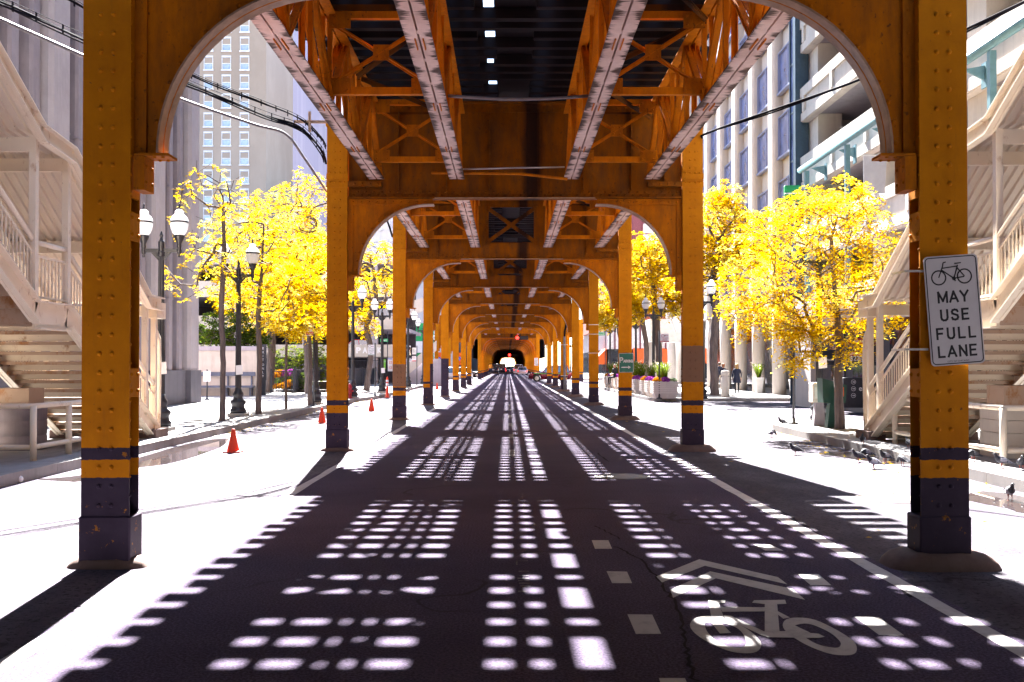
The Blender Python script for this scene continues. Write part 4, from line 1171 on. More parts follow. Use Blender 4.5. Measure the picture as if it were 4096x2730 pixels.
# concrete drum and block under the stair heads
mb = MB(); mb.lathe([(.02, 0), (.50, 0), (.50, .25), (.485, .26), (.50, .27), (.50, .52), (.485, .53), (.50, .54), (.50, .80), (.485, .81), (.02, .82)], 28, (0, 0, 0))
t = thing('concrete_drum', 'round concrete drum footing behind the left guard rail', 'footing', (-9.0, 18.4, .15)); mb.build('drum', M['tower'], t); MB().box(-.35, .35, -.3, .3, .821, 1.12).build('cap', M['stairu'], t)
t = thing('concrete_pier', 'square concrete pier with a rusty cap behind the right guard rail', 'footing', (8.55, 16.9, .15))
mb = MB()
for k in range(4): mb.bbox(-.4, .4, -.4, .4, k * .21, k * .21 + .205, .01)
mb.build('pier', M['garage'], t); MB().box(-.32, .3, -.3, .3, .845, 1.2).build('cap', M['stairu'], t)
# ------------------------------------------------------------------ trees and planting
def grow(base, trunk, r0, blobs, seed, twig=.012, side_r=None):
    """trunk: points relative to base; blobs: (centre, radii, n) relative to base -> tubes, cluster centres"""
    r = random.Random(seed)
    nodes, par, dep = [], [], []
    tp = [Vector(p) for p in trunk]; prev = -1
    for i in range(len(tp) - 1):
        n = max(2, int((tp[i + 1] - tp[i]).length / .22))
        for k in range(n + (i == len(tp) - 2)):
            nodes.append(tp[i].lerp(tp[i + 1], k / n) + Vector((r.uniform(-1, 1), r.uniform(-1, 1), 0)) * r0 * .12); par.append(prev); prev = len(nodes) - 1
    ntr = len(nodes)
    zmin = min(b[0][2] - b[1][2] for b in blobs)
    att = []
    for c, rad, n in blobs:
        k = 0
        while k < n:
            q = Vector((r.uniform(-1, 1), r.uniform(-1, 1), r.uniform(-1, 1)))
            L = q.length
            if L > 1 or L < .25 or r.random() > .35 + .65 * L: continue
            k += 1; att.append(Vector((c[0] + q.x * rad[0], c[1] + q.y * rad[1], c[2] + q.z * rad[2])))
    cen = tp[-1]
    att.sort(key=lambda a: min((a - p).length for p in tp[1:]))
    ends = []
    start = next((i for i in range(ntr) if nodes[i].z > .45 * tp[-1].z), 0)
    for a in att:
        best, bc = start, 1e9
        for j in range(start, len(nodes)):
            d = nodes[j] - a
            c = d.length_squared * (1.0 if d.z < 0 else 1.6)
            if c < bc: bc, best = c, j
        p = nodes[best]; L = (a - p).length; n = max(1, int(L / .30)); prev = best
        bend = Vector((r.uniform(-1, 1), r.uniform(-1, 1), r.uniform(-.2, .6))) * L * .12
        for k in range(1, n + 1):
            f = k / n
            nodes.append(p.lerp(a, f) + bend * math.sin(math.pi * f) + Vector((r.uniform(-1, 1), r.uniform(-1, 1), r.uniform(-1, 1))) * .03); par.append(prev); prev = len(nodes) - 1
        ends.append(prev)
    cnt = [0] * len(nodes)
    for e in ends:
        cnt[e] += 1
    for j in range(len(nodes) - 1, -1, -1):
        if par[j] >= 0: cnt[par[j]] += cnt[j]
    tot = max(1, cnt[0]); rad = []
    for j in range(len(nodes)):
        f = max(cnt[j], 1) / tot
        rr = max(twig, r0 * f ** .47)
        if j < ntr: rr = max(rr, r0 * (1 - .45 * j / ntr) if j < start else rr)
        rad.append(rr)
    for j in range(min(3, ntr)): rad[j] *= 1.25 - .08 * j
    mb = MB(); ch = {}
    for j, p in enumerate(par): ch.setdefault(p, []).append(j)
    stack = [0]; 
    done = set()
    todo = [(None, 0)]
    while todo:
        p, j = todo.pop()
        chain = ([p] if p is not None else []) + [j]
        while True:
            nx = ch.get(chain[-1], [])
            if not nx: break
            nx = sorted(nx, key=lambda q: -cnt[q])
            for o in nx[1:]: todo.append((chain[-1], o))
            chain.append(nx[0])
        pts = [nodes[q] for q in chain]; rs = [rad[q] for q in chain]
        if p is not None: rs[0] = rs[1]
        mb.tube(pts, rs, 9 if rs[0] > .05 else (5 if rs[0] > .02 else 3), True, False)
    return mb, [nodes[e] for e in ends], nodes, r

def leaves(mb, pts, r, per=24, spread=.26, lw=.05, ll=.13, droop=.5):
    for a in pts:
        for s in range(max(1, per // 8)):
            ang = r.uniform(0, 2 * math.pi); d = Vector((math.cos(ang), math.sin(ang), r.uniform(-.7, .35) - droop * .3)).normalized()
            L = spread * r.uniform(.7, 1.5); o = a + Vector((r.uniform(-1, 1), r.uniform(-1, 1), r.uniform(-1, 1))) * spread * .35
            sd = d.cross(Vector((0, 0, 1))).normalized()
            for k in range(8):
                f = (k // 2 + .6) / 4; q = o + d * L * f + Vector((0, 0, -droop * L * f * f * .6))
                e = (sd * (1 if k % 2 else -1) + d * .55 + Vector((r.uniform(-.5, .5), r.uniform(-.5, .5), r.uniform(-.8, .3)))).normalized()
                w = e.cross(Vector((r.uniform(-.5, .5), r.uniform(-.5, .5), 1))).normalized() * lw * .5 * r.uniform(.7, 1.3)
                l = ll * r.uniform(.7, 1.25)
                mb.add([q, q + e * l * .45 + w, q + e * l, q + e * l * .45 - w], [(0, 1, 2, 3)])

def tree(label, base, trunk, r0, blobs, seed, per=24, lw=.05, ll=.13, spread=.26, mats=('leaf', 'leaf2'), frac=1.0, name='locust_tree', grp='yellow street trees', twig=.008, f2=.22):
    t = thing(name, label, 'tree', base, 0, grp)
    mb, ends, nodes, r = grow(base, trunk, r0, blobs, seed, twig)
    mb.build('trunk', M['bark'], t)
    lb = MB()
    pick = [e for e in ends if r.random() < frac]
    for e in pick:
        lb.mi = 1 if r.random() < f2 else 0
        leaves(lb, [e], r, per, spread, lw, ll)
    lb.build('crown', [M[mats[0]], M[mats[1]]], t)
    return t

# right pavement
tree('yellow locust with drooping sprays next to the newspaper boxes', (8.03, 24.2, .15), [(0, 0, -.05), (-.03, 0, 1.2), (.02, .05, 2.0), (-.10, .0, 3.3), (-.2, 0, 4.6)], .105,
     [((-.55, 0, 3.9), (2.45, 2.3, 1.8), 420), ((-1.9, 0, 3.0), (.9, 1.2, .75), 60), ((-1.05, -.3, 2.15), (.5, .8, .75), 55), ((.9, 0, 3.1), (1.2, 1.6, .9), 80), ((.2, 0, 1.95), (.35, .6, .4), 14), ((-.2, 0, 5.4), (1.1, 1.2, .75), 70)], 11, per=40, lw=.042, ll=.105, spread=.27)
tree('yellow locust with forked dark trunk in front of the stone office columns', (10.55, 51, .15), [(0, 0, -.05), (-.05, 0, 2.5), (.1, 0, 4.3), (-.05, .1, 6.0), (.4, 0, 8.0)], .21,
     [((-.1, 0, 8.4), (2.5, 2.3, 2.1), 300), ((-1.0, 0, 6.2), (1.6, 1.6, 1.1), 70), ((1.5, 0, 6.8), (1.2, 1.2, 1.0), 50), ((.6, 0, 10.2), (.9, .9, .8), 30)], 12, per=32, lw=.09, ll=.20, spread=.36)
tree('yellow locust rising from behind the slatted planters', (8.9, 58, .15), [(0, 0, -.05), (-.15, 0, 2.6), (-.3, .1, 4.6), (-.5, .1, 7.0)], .19,
     [((-.4, 0, 6.9), (2.5, 2.2, 2.5), 320), ((-1.7, -.3, 5.0), (.9, .9, .8), 50), ((1.2, 0, 5.2), (1.3, 1.2, .9), 60)], 13, per=32, lw=.10, ll=.21, spread=.38)
tree('slim yellow locust between two others behind the planters', (8.6, 62.5, .15), [(0, 0, -.05), (.1, 0, 2.6), (-.2, .1, 4.6), (-.3, .1, 7.0)], .16,
     [((-.5, 0, 7.2), (2.1, 2.2, 2.2), 200)], 14, per=32, lw=.10, ll=.21, spread=.38)
tree('farthest yellow locust on the right pavement by the crossing', (8.3, 73, .15), [(0, 0, -.05), (.05, 0, 2.6), (-.2, .1, 4.6), (-.3, .1, 6.6)], .17,
     [((-.4, 0, 6.4), (2.2, 2.4, 2.3), 240), ((-1.2, 0, 5.0), (1.3, 1.2, .8), 60)], 15, per=32, lw=.11, ll=.22, spread=.40)
# left pavement saplings: sparse leaves, many bare twigs
tree('thin half-bare locust sapling between the two nearest left lamps', (-7.86, 27.6, .15), [(0, 0, -.05), (.02, 0, 1.6), (-.04, 0, 3.0), (.03, 0, 4.6), (.0, 0, 6.2)], .075,
     [((-.15, 0, 5.3), (1.2, 1.2, 2.2), 95), ((-.9, 0, 4.0), (.8, .8, .7), 22)], 21, per=16, lw=.05, ll=.12, spread=.2, frac=.62, twig=.006)
tree('locust sapling with airy yellow crown just past the second left lamp', (-7.86, 31.6, .15), [(0, 0, -.05), (.03, 0, 1.7), (-.02, 0, 3.2), (.1, 0, 4.6), (.15, 0, 6.0)], .085,
     [((.15, 0, 4.9), (1.75, 1.5, 1.7), 190), ((-.9, 0, 4.2), (.9, .9, .8), 40), ((.9, 0, 3.2), (.9, .9, .5), 45)], 22, per=24, lw=.055, ll=.13, spread=.24, frac=.8, twig=.006)
tree('slender yellow sapling with a paper tag before the flower garden', (-7.83, 35.4, .15), [(0, 0, -.05), (.0, 0, 1.6), (.02, 0, 2.7), (.1, 0, 4.2)], .045,
     [((.1, 0, 4.3), (1.2, 1.2, 1.1), 110), ((.2, 0, 3.0), (.8, .8, .5), 50)], 23, per=32, lw=.06, ll=.14, spread=.26, twig=.006)
tree('yellow sapling right beside the column with the bare front shaft, left kerb', (-7.57, 38.4, .15), [(0, 0, -.05), (.0, 0, 1.6), (-.05, 0, 2.9), (.1, 0, 5.0)], .085,
     [((-.1, 0, 5.2), (1.6, 1.5, 1.6), 180), ((.1, 0, 3.3), (1.1, 1.1, .6), 70)], 24, per=32, lw=.065, ll=.15, spread=.28, twig=.007)
tree('dark-limbed locust beyond the garden fence, between two left portals', (-8.6, 61, .15), [(0, 0, -.05), (.3, 0, 2.4), (.0, 0, 3.9), (.6, 0, 5.6), (.4, 0, 7.5)], .17,
     [((.2, 0, 7.2), (2.3, 2.0, 2.1), 170), ((-.4, 0, 4.2), (1.2, 1.0, .9), 45)], 25, per=24, lw=.10, ll=.21, spread=.36, frac=.8)
# garden trees: big crowns
tree('big golden locust over the concrete garden wall', (-13.6, 57, .1), [(0, 0, -.1), (.2, 0, 3.0), (-.1, 0, 5.2), (.2, 0, 8.4)], .24,
     [((-.2, 0, 8.6), (3.5, 2.8, 3.5), 260), ((-.5, -.5, 5.0), (2.8, 2, 1.5), 130)], 26, per=32, lw=.085, ll=.18, spread=.44)
tree('big golden locust with the highest crown, over the garden fence', (-10.9, 55, .1), [(0, 0, -.1), (-.1, 0, 3.2), (.1, 0, 5.5), (-.2, 0, 8.8)], .22,
     [((-.2, 0, 8.5), (2.8, 2.8, 3.9), 250), ((.2, -.5, 4.7), (2.2, 2, 1.4), 110)], 27, per=32, lw=.085, ll=.18, spread=.44)
tree('golden locust farther back in the garden before the parking garage', (-12.3, 70, .1), [(0, 0, -.1), (.4, 0, 3.0), (.1, 0, 5.2), (.5, 0, 7.0)], .2,
     [((.1, 0, 7.4), (3.2, 2.4, 2.8), 220)], 28, per=32, lw=.095, ll=.20, spread=.44)

def bush(label, base, rad, n, seed, mats=('leafg', 'leafyg'), lw=.08, ll=.14, name='shrub', per=16):
    t = thing(name, label, 'shrub', base, 0)
    mb, ends, nodes, r = grow(base, [(0, 0, -.05), (0, 0, rad[2] * .6)], .04, [((0, 0, rad[2]), rad, n)], seed, .006)
    mb.build('stem', M['bark'], t); lb = MB()
    for e in ends:
        lb.mi = 1 if r.random() < .35 else 0; leaves(lb, [e], r, per, .22, lw, ll, .2)
    lb.build('foliage', [M[mats[0]], M[mats[1]]], t)
tree('green leafy tree behind the concrete garden wall', (-15.2, 54, .1), [(0, 0, -.05), (.1, 0, 1.2), (0, 0, 2.6)], .10, [((-.1, 0, 3.5), (1.9, 1.3, 1.15), 230), ((1.5, 0, 2.9), (.9, .9, .6), 60)], 31, per=24, lw=.09, ll=.17, spread=.3, mats=('leafg', 'leafyg'), name='green_tree', grp='green garden plants', f2=.3); bush('round clipped dark green bush beside the wall end', (-11.75, 57.2, .1), (.55, .55, .65), 120, 32, ('leafg', 'leafg'), .05, .09)
bush('bright yellow-green shrub inside the garden fence', (-13.1, 60.5, .1), (1.3, 1.0, 1.5), 230, 33, ('leafyg', 'leafg')); bush('tall yellow-green shrub next to the garden gate', (-12.0, 62, .1), (1.1, .9, 1.65), 200, 34, ('leafyg', 'leafyg'))
bush('low green shrub below the yellow-green ones in the garden', (-11.2, 58.2, .1), (.8, .6, .35), 90, 35, ('leafyg', 'leafg'))

# ---- flowers
def mum_mesh(r, seed, m):
    rr = random.Random(seed); mb = MB()
    for k in range(150):
        a, t = rr.uniform(0, 2 * math.pi), math.acos(rr.uniform(0, 1))
        n = Vector((math.sin(t) * math.cos(a), math.sin(t) * math.sin(a), math.cos(t))); p = Vector((n.x * r, n.y * r, n.z * r * .75)) * rr.uniform(.88, 1.05)
        u = n.orthogonal().normalized(); u = Matrix.Rotation(rr.uniform(0, 6.28), 3, n) @ u; w = n.cross(u); s = r * .16
        mb.add([p - u * s - w * s, p + u * s - w * s + n * s * .4, p + u * s + w * s, p - u * s + w * s + n * s * .4], [(0, 1, 2, 3)])
    return mb.mesh('flower_head', M[m])
def grass_mesh(h, r, seed, n=150):
    rr = random.Random(seed); mb = MB()
    for k in range(n):
        a = rr.uniform(0, 6.28); L = h * rr.uniform(.55, 1.1); out = r * rr.uniform(.2, 1.2); w = .014
        p0 = Vector((math.cos(a) * .08, math.sin(a) * .08, 0)); d = Vector((math.cos(a), math.sin(a), 0)); sd = d.cross(Vector((0, 0, 1))) * w
        pl = rr.random() < .16
        pts = [p0, p0 + d * out * .3 + Vector((0, 0, L * .55)), p0 + d * out * .75 + Vector((0, 0, L * .9)), p0 + d * out * 1.15 + Vector((0, 0, L * (1.0 if pl else .86)))]
        ws = (1, .9, .6, .1) if not pl else (.5, .5, .9, 1.4)
        for i in range(3):
            mb.mi = 1 if pl and i == 2 else 0
            mb.add([pts[i] - sd * ws[i], pts[i] + sd * ws[i], pts[i + 1] + sd * ws[i + 1], pts[i + 1] - sd * ws[i + 1]], [(0, 1, 2, 3)])
    return mb.mesh('grass_blade', [M['grassb'], M['plume']])
MUM = {'purple': [mum_mesh(.22, s, 'mum_p') for s in (1, 2)], 'orange': [mum_mesh(.21, s, 'mum_o') for s in (3, 4)], 'pale green': [mum_mesh(.17, s, 'kale') for s in (5, 6)]}
GRS = [grass_mesh(.95, .42, 7), grass_mesh(1.1, .5, 8)]
def plant(name, lab, cat, me, loc, rz, s, grp):
    o = bpy.data.objects.new(name, me); C.objects.link(o); o.location = loc; o.rotation_euler = (0, 0, rz); o.scale = (s, s, s); return tag(o, lab, cat, grp)
# planters of horizontal concrete slats along the right kerb
def planter_mesh(w=1.16, d=1.0, h=.80):
    mb = MB()
    mb.prism([(-w / 2 + .12, 0), (w / 2 - .12, 0), (w / 2 - .07, .22), (-w / 2 + .07, .22)], -d / 2 + .06, d / 2 - .06, 'xz')
    for k in range(6):
        z = .225 + k * .096; o = .012 * k * .0
        mb.bbox(-w / 2 - o, w / 2 + o, -d / 2 - o, d / 2 + o, z, z + .066, .012); mb.box(-w / 2 + .05, w / 2 - .05, -d / 2 + .05, d / 2 - .05, z + .066, z + .096)
    return mb
pt0 = thing('planter_box', 'x', 'planter', (0, 0, 0), 0, 'slatted concrete planters along the right kerb')
planter_mesh().build('slatted_box', M['planter'], pt0); MB().box(-.5, .5, -.42, .42, .76, .806).build('soil', M['soil'], pt0)
r = random.Random(5)
for i in range(11):
    p = (7.32, 46.75 + i * (2.05 if i < 3 else 2.35), .15)
    o = pt0 if i == 0 else copy_tree(pt0)
    o.location = p; o['label'] = '%s slatted concrete planter in the row along the right kerb' % ORD[i]
    nm = '%s slatted planter' % ORD[i]
    ks = ['purple', 'orange', 'pale green', 'purple', 'orange', 'pale green'] if i % 2 else ['orange', 'purple', 'pale green', 'purple', 'orange', 'pale green']
    for j, kd in enumerate(ks if i < 8 else ks[:3]):
        x = -.36 + .36 * (j % 3); y = -.27 + .42 * (j // 3)
        where = ('front', 'back')[j // 3]
        plant('kale_plant' if kd == 'pale green' else 'flower_clump', ('pale green leafy kale at the %s of the %s' if kd == 'pale green' else kd + ' chrysanthemum clump at the %s of the %%s' % where if False else '%s') % nm if False else
              ('pale green kale clump' if kd == 'pale green' else kd + ' chrysanthemum clump') + ' in the %s row of the %s' % (where, nm), 'flowers', MUM[kd][j % 2], (p[0] + x, p[1] + y, p[2] + .80), r.uniform(0, 6), r.uniform(.85, 1.15), 'flowers in the slatted planters')
    plant('ornamental_grass', 'feathery ornamental grass tuft standing in the %s' % nm, 'grass', GRS[i % 2], (p[0] + r.uniform(-.1, .15), p[1] + .1, p[2] + .80), r.uniform(0, 6), r.uniform(.8, 1.0), 'ornamental grasses in the planters')
# garden flowers behind the fence
for i, (px, py, Y, kd) in enumerate(((1095, 1508, 57.5, 'orange'), (1120, 1500, 58, 'orange'), (1142, 1502, 58, 'purple'), (1165, 1498, 58.5, 'purple'), (1112, 1555, 57, 'orange'), (1135, 1552, 57, 'orange'), (1155, 1540, 57.4, 'orange'), (1078, 1500, 58.2, 'purple'))):
    q = at(px, py, Y)
    plant('flower_clump', '%s chrysanthemum clump in the garden, %s' % (kd, ('at the wall end', 'second from the wall end', 'beside the sapling', 'nearest the iron fence', 'low in front at the wall end', 'low in front, middle', 'low in front by the fence', 'behind the gate post')[i]), 'flowers', MUM[kd][i % 2], tuple(q), i, 1.7, 'flowers in the left garden')
mb = MB(); mb.box(-13, -9.4, 57.8, 60, .1, .75); mb.box(-12.6, -10.3, 56.6, 57.78, .1, .30); tag(mb.build('planting_bed', M['soil']), 'raised soil bed of the fenced flower garden', 'flower bed')
# pots with grass at the stone office
for i, (px, py, Y) in enumerate(((3035, 1570, 55.5), (3180, 1568, 46.9))):
    q = at(px, py, Y); t = thing('plant_pot', ('tall white tapered pot between the walking people and the stone columns', 'white pot beside the garage corner pier')[i], 'pot', (q.x, q.y, .15), 0, 'white pots on the plaza')
    mb = MB(); mb.lathe([(.22, 0), (.32, .78), (.35, .8), (.35, .86), (.30, .86), (.30, .80)], 4, (0, 0, 0), False, rot=math.pi / 4); mb.build('pot', M['white'], t)
    plant('ornamental_grass', ('grass tuft in the tall white pot behind the walking people', 'grass tuft in the white pot by the garage corner')[i], 'grass', GRS[i], (q.x, q.y, .95), i, .9, 'grass in the white pots')
# ------------------------------------------------------------------ street lamps
def lamp_post_meshes():
    base = MB(); base.bbox(-.27, .27, -.27, .27, 0, .10, .02); base.mi = 1
    base.lathe([(.24, .10), (.24, .20), (.20, .24), (.19, .34), (.235, .40), (.225, .46), (.15, .52), (.135, .58), (.165, .64), (.155, .70), (.105, .78), (.10, .86)], 16)
    post = MB(); n = 16; prof = [(.092, .86), (.082, 2.2), (.068, 4.10), (.085, 4.12), (.085, 4.2), (.07, 4.22), (.075, 4.45), (.045, 4.50), (.03, 4.56), (.045, 4.60), (.012, 4.70)]
    vs = []
    for rr, z in prof:
        for j in range(n * 2):
            a = math.pi * j / n; q = rr * (1 if j % 2 else .90) if .86 <= z <= 4.1 else rr
            vs.append((q * math.cos(a), q * math.sin(a), z))
    m = n * 2
    post.add(vs, [(i * m + j, i * m + (j + 1) % m, (i + 1) * m + (j + 1) % m, (i + 1) * m + j) for i in range(len(prof) - 1) for j in range(m)])
    return base, post
def lantern_meshes():
    fit = MB(); fit.lathe([(.012, -.16), (.035, -.13), (.02, -.09), (.05, -.06), (.06, 0), (.045, .06), (.055, .10), (.05, .16), (.085, .24), (.125, .32), (.13, .36), (.10, .37)], 14)
    col = MB(); col.lathe([(.208, .655), (.213, .665), (.213, .69), (.208, .70)], 20); fin = MB(); fin.lathe([(.03, .98), (.035, 1.0), (.018, 1.03), (.03, 1.06), (.006, 1.13)], 10)
    gl = MB(); gl.lathe([(.10, .36), (.15, .42), (.19, .52), (.207, .62), (.207, .70), (.195, .76), (.16, .82), (.11, .86), (.095, .90), (.105, .93), (.06, .97), (.03, .985)], 20)
    return fit, gl, col, fin
bm_, pm_ = lamp_post_meshes(); fm_, gm_, cm_, nm_ = lantern_meshes()
lp0 = thing('street_lamp', 'x', 'street lamp', (0, 0, 0), 0, 'twin-globe street lamps')
bm_.build('base', [M['kerb'], M['black']], lp0); pm_.build('post', M['black'], lp0)
ca = MB(); ca.box(-.42, .42, -.03, .03, 4.20, 4.29)
for s in (-1, 1): ca.prism([(s * .06, 4.195), (s * .24, 4.195), (s * .06, 4.0)], -.02, .02, 'xz')
ca.build('crossarm', M['black'], lp0)
for s in (-1, 1):
    f = fm_.build('lantern', M['black'], lp0); f.location = (s * .42, 0, 4.24); gm_.build('globe', M['globe'], f); cm_.build('collar', M['black'], f); nm_.build('finial', M['black'], f)
LPOS = [((-8.17, 23.6), 'black twin-globe lamp with a taped notice, nearest on the left pavement'), ((-8.12, 30.2), 'black twin-globe lamp between two saplings, second on the left pavement'),
        ((-7.5, 39.2), 'black twin-globe lamp hidden among leaves beside a no-parking sign post'), ((-7.15, 46.3), 'stout black twin-globe lamp beside the red fire hydrant'), ((-6.95, 55.5), 'black twin-globe lamp beside the pay-for-parking sign on the left'),
        ((-6.75, 68), 'sixth twin-globe lamp along the left pavement'), ((-6.6, 78.5), 'last twin-globe lamp on the left before the crossing'), ((-8.5, 122), 'left twin-globe lamp beyond the crossing'),
        ((8.16, 26.2), 'black twin-globe lamp behind the newspaper boxes, crown in yellow leaves'), ((8.35, 43), 'black twin-globe lamp mostly hidden by the brown-patched portal column'), ((7.95, 54.5), 'black twin-globe lamp rising from the slatted planters'),
        ((8.85, 69), 'twin-globe lamp partly behind the parking-sign portal'), ((8.1, 79), 'last twin-globe lamp on the right before the crossing'), ((8.6, 121), 'right twin-globe lamp beyond the crossing'), ((8.7, 138), 'far right twin-globe lamp down the street')]
for i, ((x, y), lab) in enumerate(LPOS):
    o = lp0 if i == 0 else copy_tree(lp0)
    o.location = (x, y, .15); o['label'] = lab
for k, (x, y, z) in enumerate(((-8.10, 23.49, 1.62), (-8.06, 30.09, 1.55), (-6.88, 55.35, 1.4), (8.2, 26.05, 1.75))):
    mb = MB(); mb.add([(x - .10, y, z - .15), (x + .11, y - .02, z - .13), (x + .10, y - .02, z + .15), (x - .11, y, z + .13), (x - .10, y + .004, z - .15), (x + .11, y - .016, z - .13), (x + .10, y - .016, z + .15), (x - .11, y + .004, z + .13)], [(0, 1, 2, 3), (7, 6, 5, 4), (0, 4, 5, 1), (1, 5, 6, 2), (2, 6, 7, 3), (3, 7, 4, 0)])
    tag(mb.build('paper_notice', M['signw']), 'white paper notice taped to the ' + ('nearest left lamp', 'second left lamp', 'lamp beside the pay-for-parking sign', 'lamp behind the newspaper boxes')[k], 'notice', 'paper notices on the lamps')

# ------------------------------------------------------------------ signs
def plate(mb, g, w, h, rad, t0, t1, n=4):
    pts = []
    for cx, cz, a0 in ((w / 2 - rad, h / 2 - rad, 0), (-w / 2 + rad, h / 2 - rad, 90), (-w / 2 + rad, -h / 2 + rad, 180), (w / 2 - rad, -h / 2 + rad, 270)):
        for k in range(n + 1):
            a = R(a0 + 90 * k / n); pts.append((cx + rad * math.cos(a), cz + rad * math.sin(a)))
    k = len(pts)
    mb.add([g(a, b, t0) for a, b in pts] + [g(a, b, t1) for a, b in pts], [list(range(k)), list(range(2 * k - 1, k - 1, -1))] + [(i, i + k, (i + 1) % k + k, (i + 1) % k) for i in range(k)])
    return pts
def plane(c, tilt=0, rz=0):
    Mx = Matrix.Rotation(rz, 3, 'Z') @ Matrix.Rotation(tilt, 3, 'Y'); c = Vector(c)
    return lambda a, b, h=0: c + Mx @ Vector((a, -h, b))
GLY = {'M': ([(0, 0), (0, 1), (.42, .12), (.84, 1), (.84, 0)],), 'A': ([(0, 0), (.38, 1), (.76, 0)], [(.14, .3), (.62, .3)]), 'Y': ([(0, 1), (.37, .45), (.74, 1)], [(.37, .45), (.37, 0)]),
       'U': ([(0, 1), (0, .28), (.06, .1), (.2, .0), (.42, .0), (.56, .1), (.62, .28), (.62, 1)],), 'S': ([(.58, .82), (.5, .95), (.3, 1), (.1, .95), (.02, .8), (.06, .62), (.3, .52), (.54, .42), (.6, .24), (.52, .06), (.3, 0), (.08, .05), (0, .2)],),
       'E': ([(.56, 1), (0, 1), (0, 0), (.56, 0)], [(0, .52), (.48, .52)]), 'F': ([(.56, 1), (0, 1), (0, 0)], [(0, .52), (.48, .52)]), 'L': ([(0, 1), (0, 0), (.54, 0)],), 'N': ([(0, 0), (0, 1), (.64, 0), (.64, 1)],), 'I': ([(.05, 0), (.05, 1)],), 'K': ([(0, 0), (0, 1)], [(.6, 1), (.04, .42)], [(.2, .58), (.64, 0)]), 'R': ([(0, 0), (0, 1), (.4, 1), (.56, .9), (.56, .64), (.4, .52), (.03, .52)], [(.3, .52), (.6, 0)]), 'P': ([(0, 0), (0, 1), (.42, 1), (.6, .88), (.6, .6), (.42, .48), (.03, .48)],),
       'G': ([(.62, .8), (.5, .95), (.32, 1), (.1, .9), (0, .7), (0, .3), (.1, .1), (.32, 0), (.52, .04), (.64, .16), (.64, .45), (.38, .45)],)}
ADV = {'M': .84, 'A': .76, 'Y': .74, 'U': .62, 'S': .6, 'E': .56, 'F': .56, 'L': .54, 'N': .64, 'I': .1, 'K': .62, 'R': .58, 'P': .6, 'G': .66}
def sign_word(t, word, g, b, h, w, stw=.17, m='ink', cx=0):
    tot = sum(ADV[c] for c in word); hh = h * (1 - stw); gap = (w - h * stw - tot * hh) / max(1, len(word) - 1); x = cx - w / 2 + h * stw / 2; mb = MB(); k = 0
    for c in word:
        for st in GLY[c]:
            P = [(x + p * hh, b - hh / 2 + q * hh) for p, q in st]
            for i in range(len(P) - 1):
                (a0, b0), (a1, b1) = P[i], P[i + 1]; L = math.hypot(a1 - a0, b1 - b0); e = h * stw / 2 * .92; ux, uy = (a1 - a0) / L * e, (b1 - b0) / L * e
                mb.stroke([(a0 - ux, b0 - uy), (a1 + ux, b1 + uy)], h * stw, lambda p, q, d: g(p, q, .0045 + d), .001 + k * .00003); k += 1
        x += ADV[c] * hh + gap
    return mb.build('lettering', M[m], t, True)
# bike sign on the front portal
c = at(3816, 1241, 8.30); TI = R(-4.2); g = plane(c, TI)
t = thing('road_sign', 'white bicycle sign reading may use full lane, strapped to the nearest right column', 'sign', tuple(c))
mb = MB(); plate(mb, g, .448, .91, .035, 0, .004); mb.build('sheet', M['signw'], t, True)
mb = MB(); pts = []
for cx, cz, a0 in ((.18, .411, 0), (-.18, .411, 90), (-.18, -.411, 180), (.18, -.411, 270)):
    for k in range(5): a = R(a0 + 22.5 * k); pts.append((cx + .03 * math.cos(a), cz + .03 * math.sin(a)))
mb.stroke(pts + [pts[0]], .008, lambda a, b, h: g(a, b, .0045 + h), .001); mb.build('border', M['ink'], t, True)
mb = MB(); gg = lambda a, b, h: g(a, b, .0045 + h)
mb.ring((-.108, .275), .058, .0115, gg, 28, .001); mb.ring((.106, .275), .058, .0115, gg, 28, .0012)
for k, P in enumerate(([(-.108, .275), (-.066, .375)], [(-.074, .352), (.050, .362)], [(-.080, .338), (.018, .262)], [(.018, .262), (.056, .372)], [(.018, .262), (.104, .272)], [(.048, .352), (.106, .275)], [(.030, .385), (.085, .388)], [(-.068, .375), (-.062, .398), (-.040, .402)], [(.018, .262), (.028, .238)])):
    mb.stroke(P, .0095, gg, .0014 + k * .0002)
mb.ring((.018, .262), .012, .008, gg, 12, .0035); mb.build('bicycle_symbol', M['ink'], t, True)
for body, b, h, w in (('MAY', .112, .100, .262), ('USE', -.038, .100, .240), ('FULL', -.190, .100, .330), ('LANE', -.340, .100, .325)): sign_word(t, body, g, b, h, w)
lettering(t, 'CITY OF CHICAGO', g(0, -.423, .0075), M['ink'], .013, .18, tilt=TI, bold=.004)
mb = MB()
for z in (1241 - 155, 1241 + 158):
    q = at(3650, z, 8.33); mb.box(q.x - .06, q.x + .13, 8.325, 8.33, q.z - .008, q.z + .010); mb.box(q.x - .065, q.x - .06, 8.33, 8.62, q.z - .008, q.z + .01)
mb.build('strap', M['strap'], t, True)
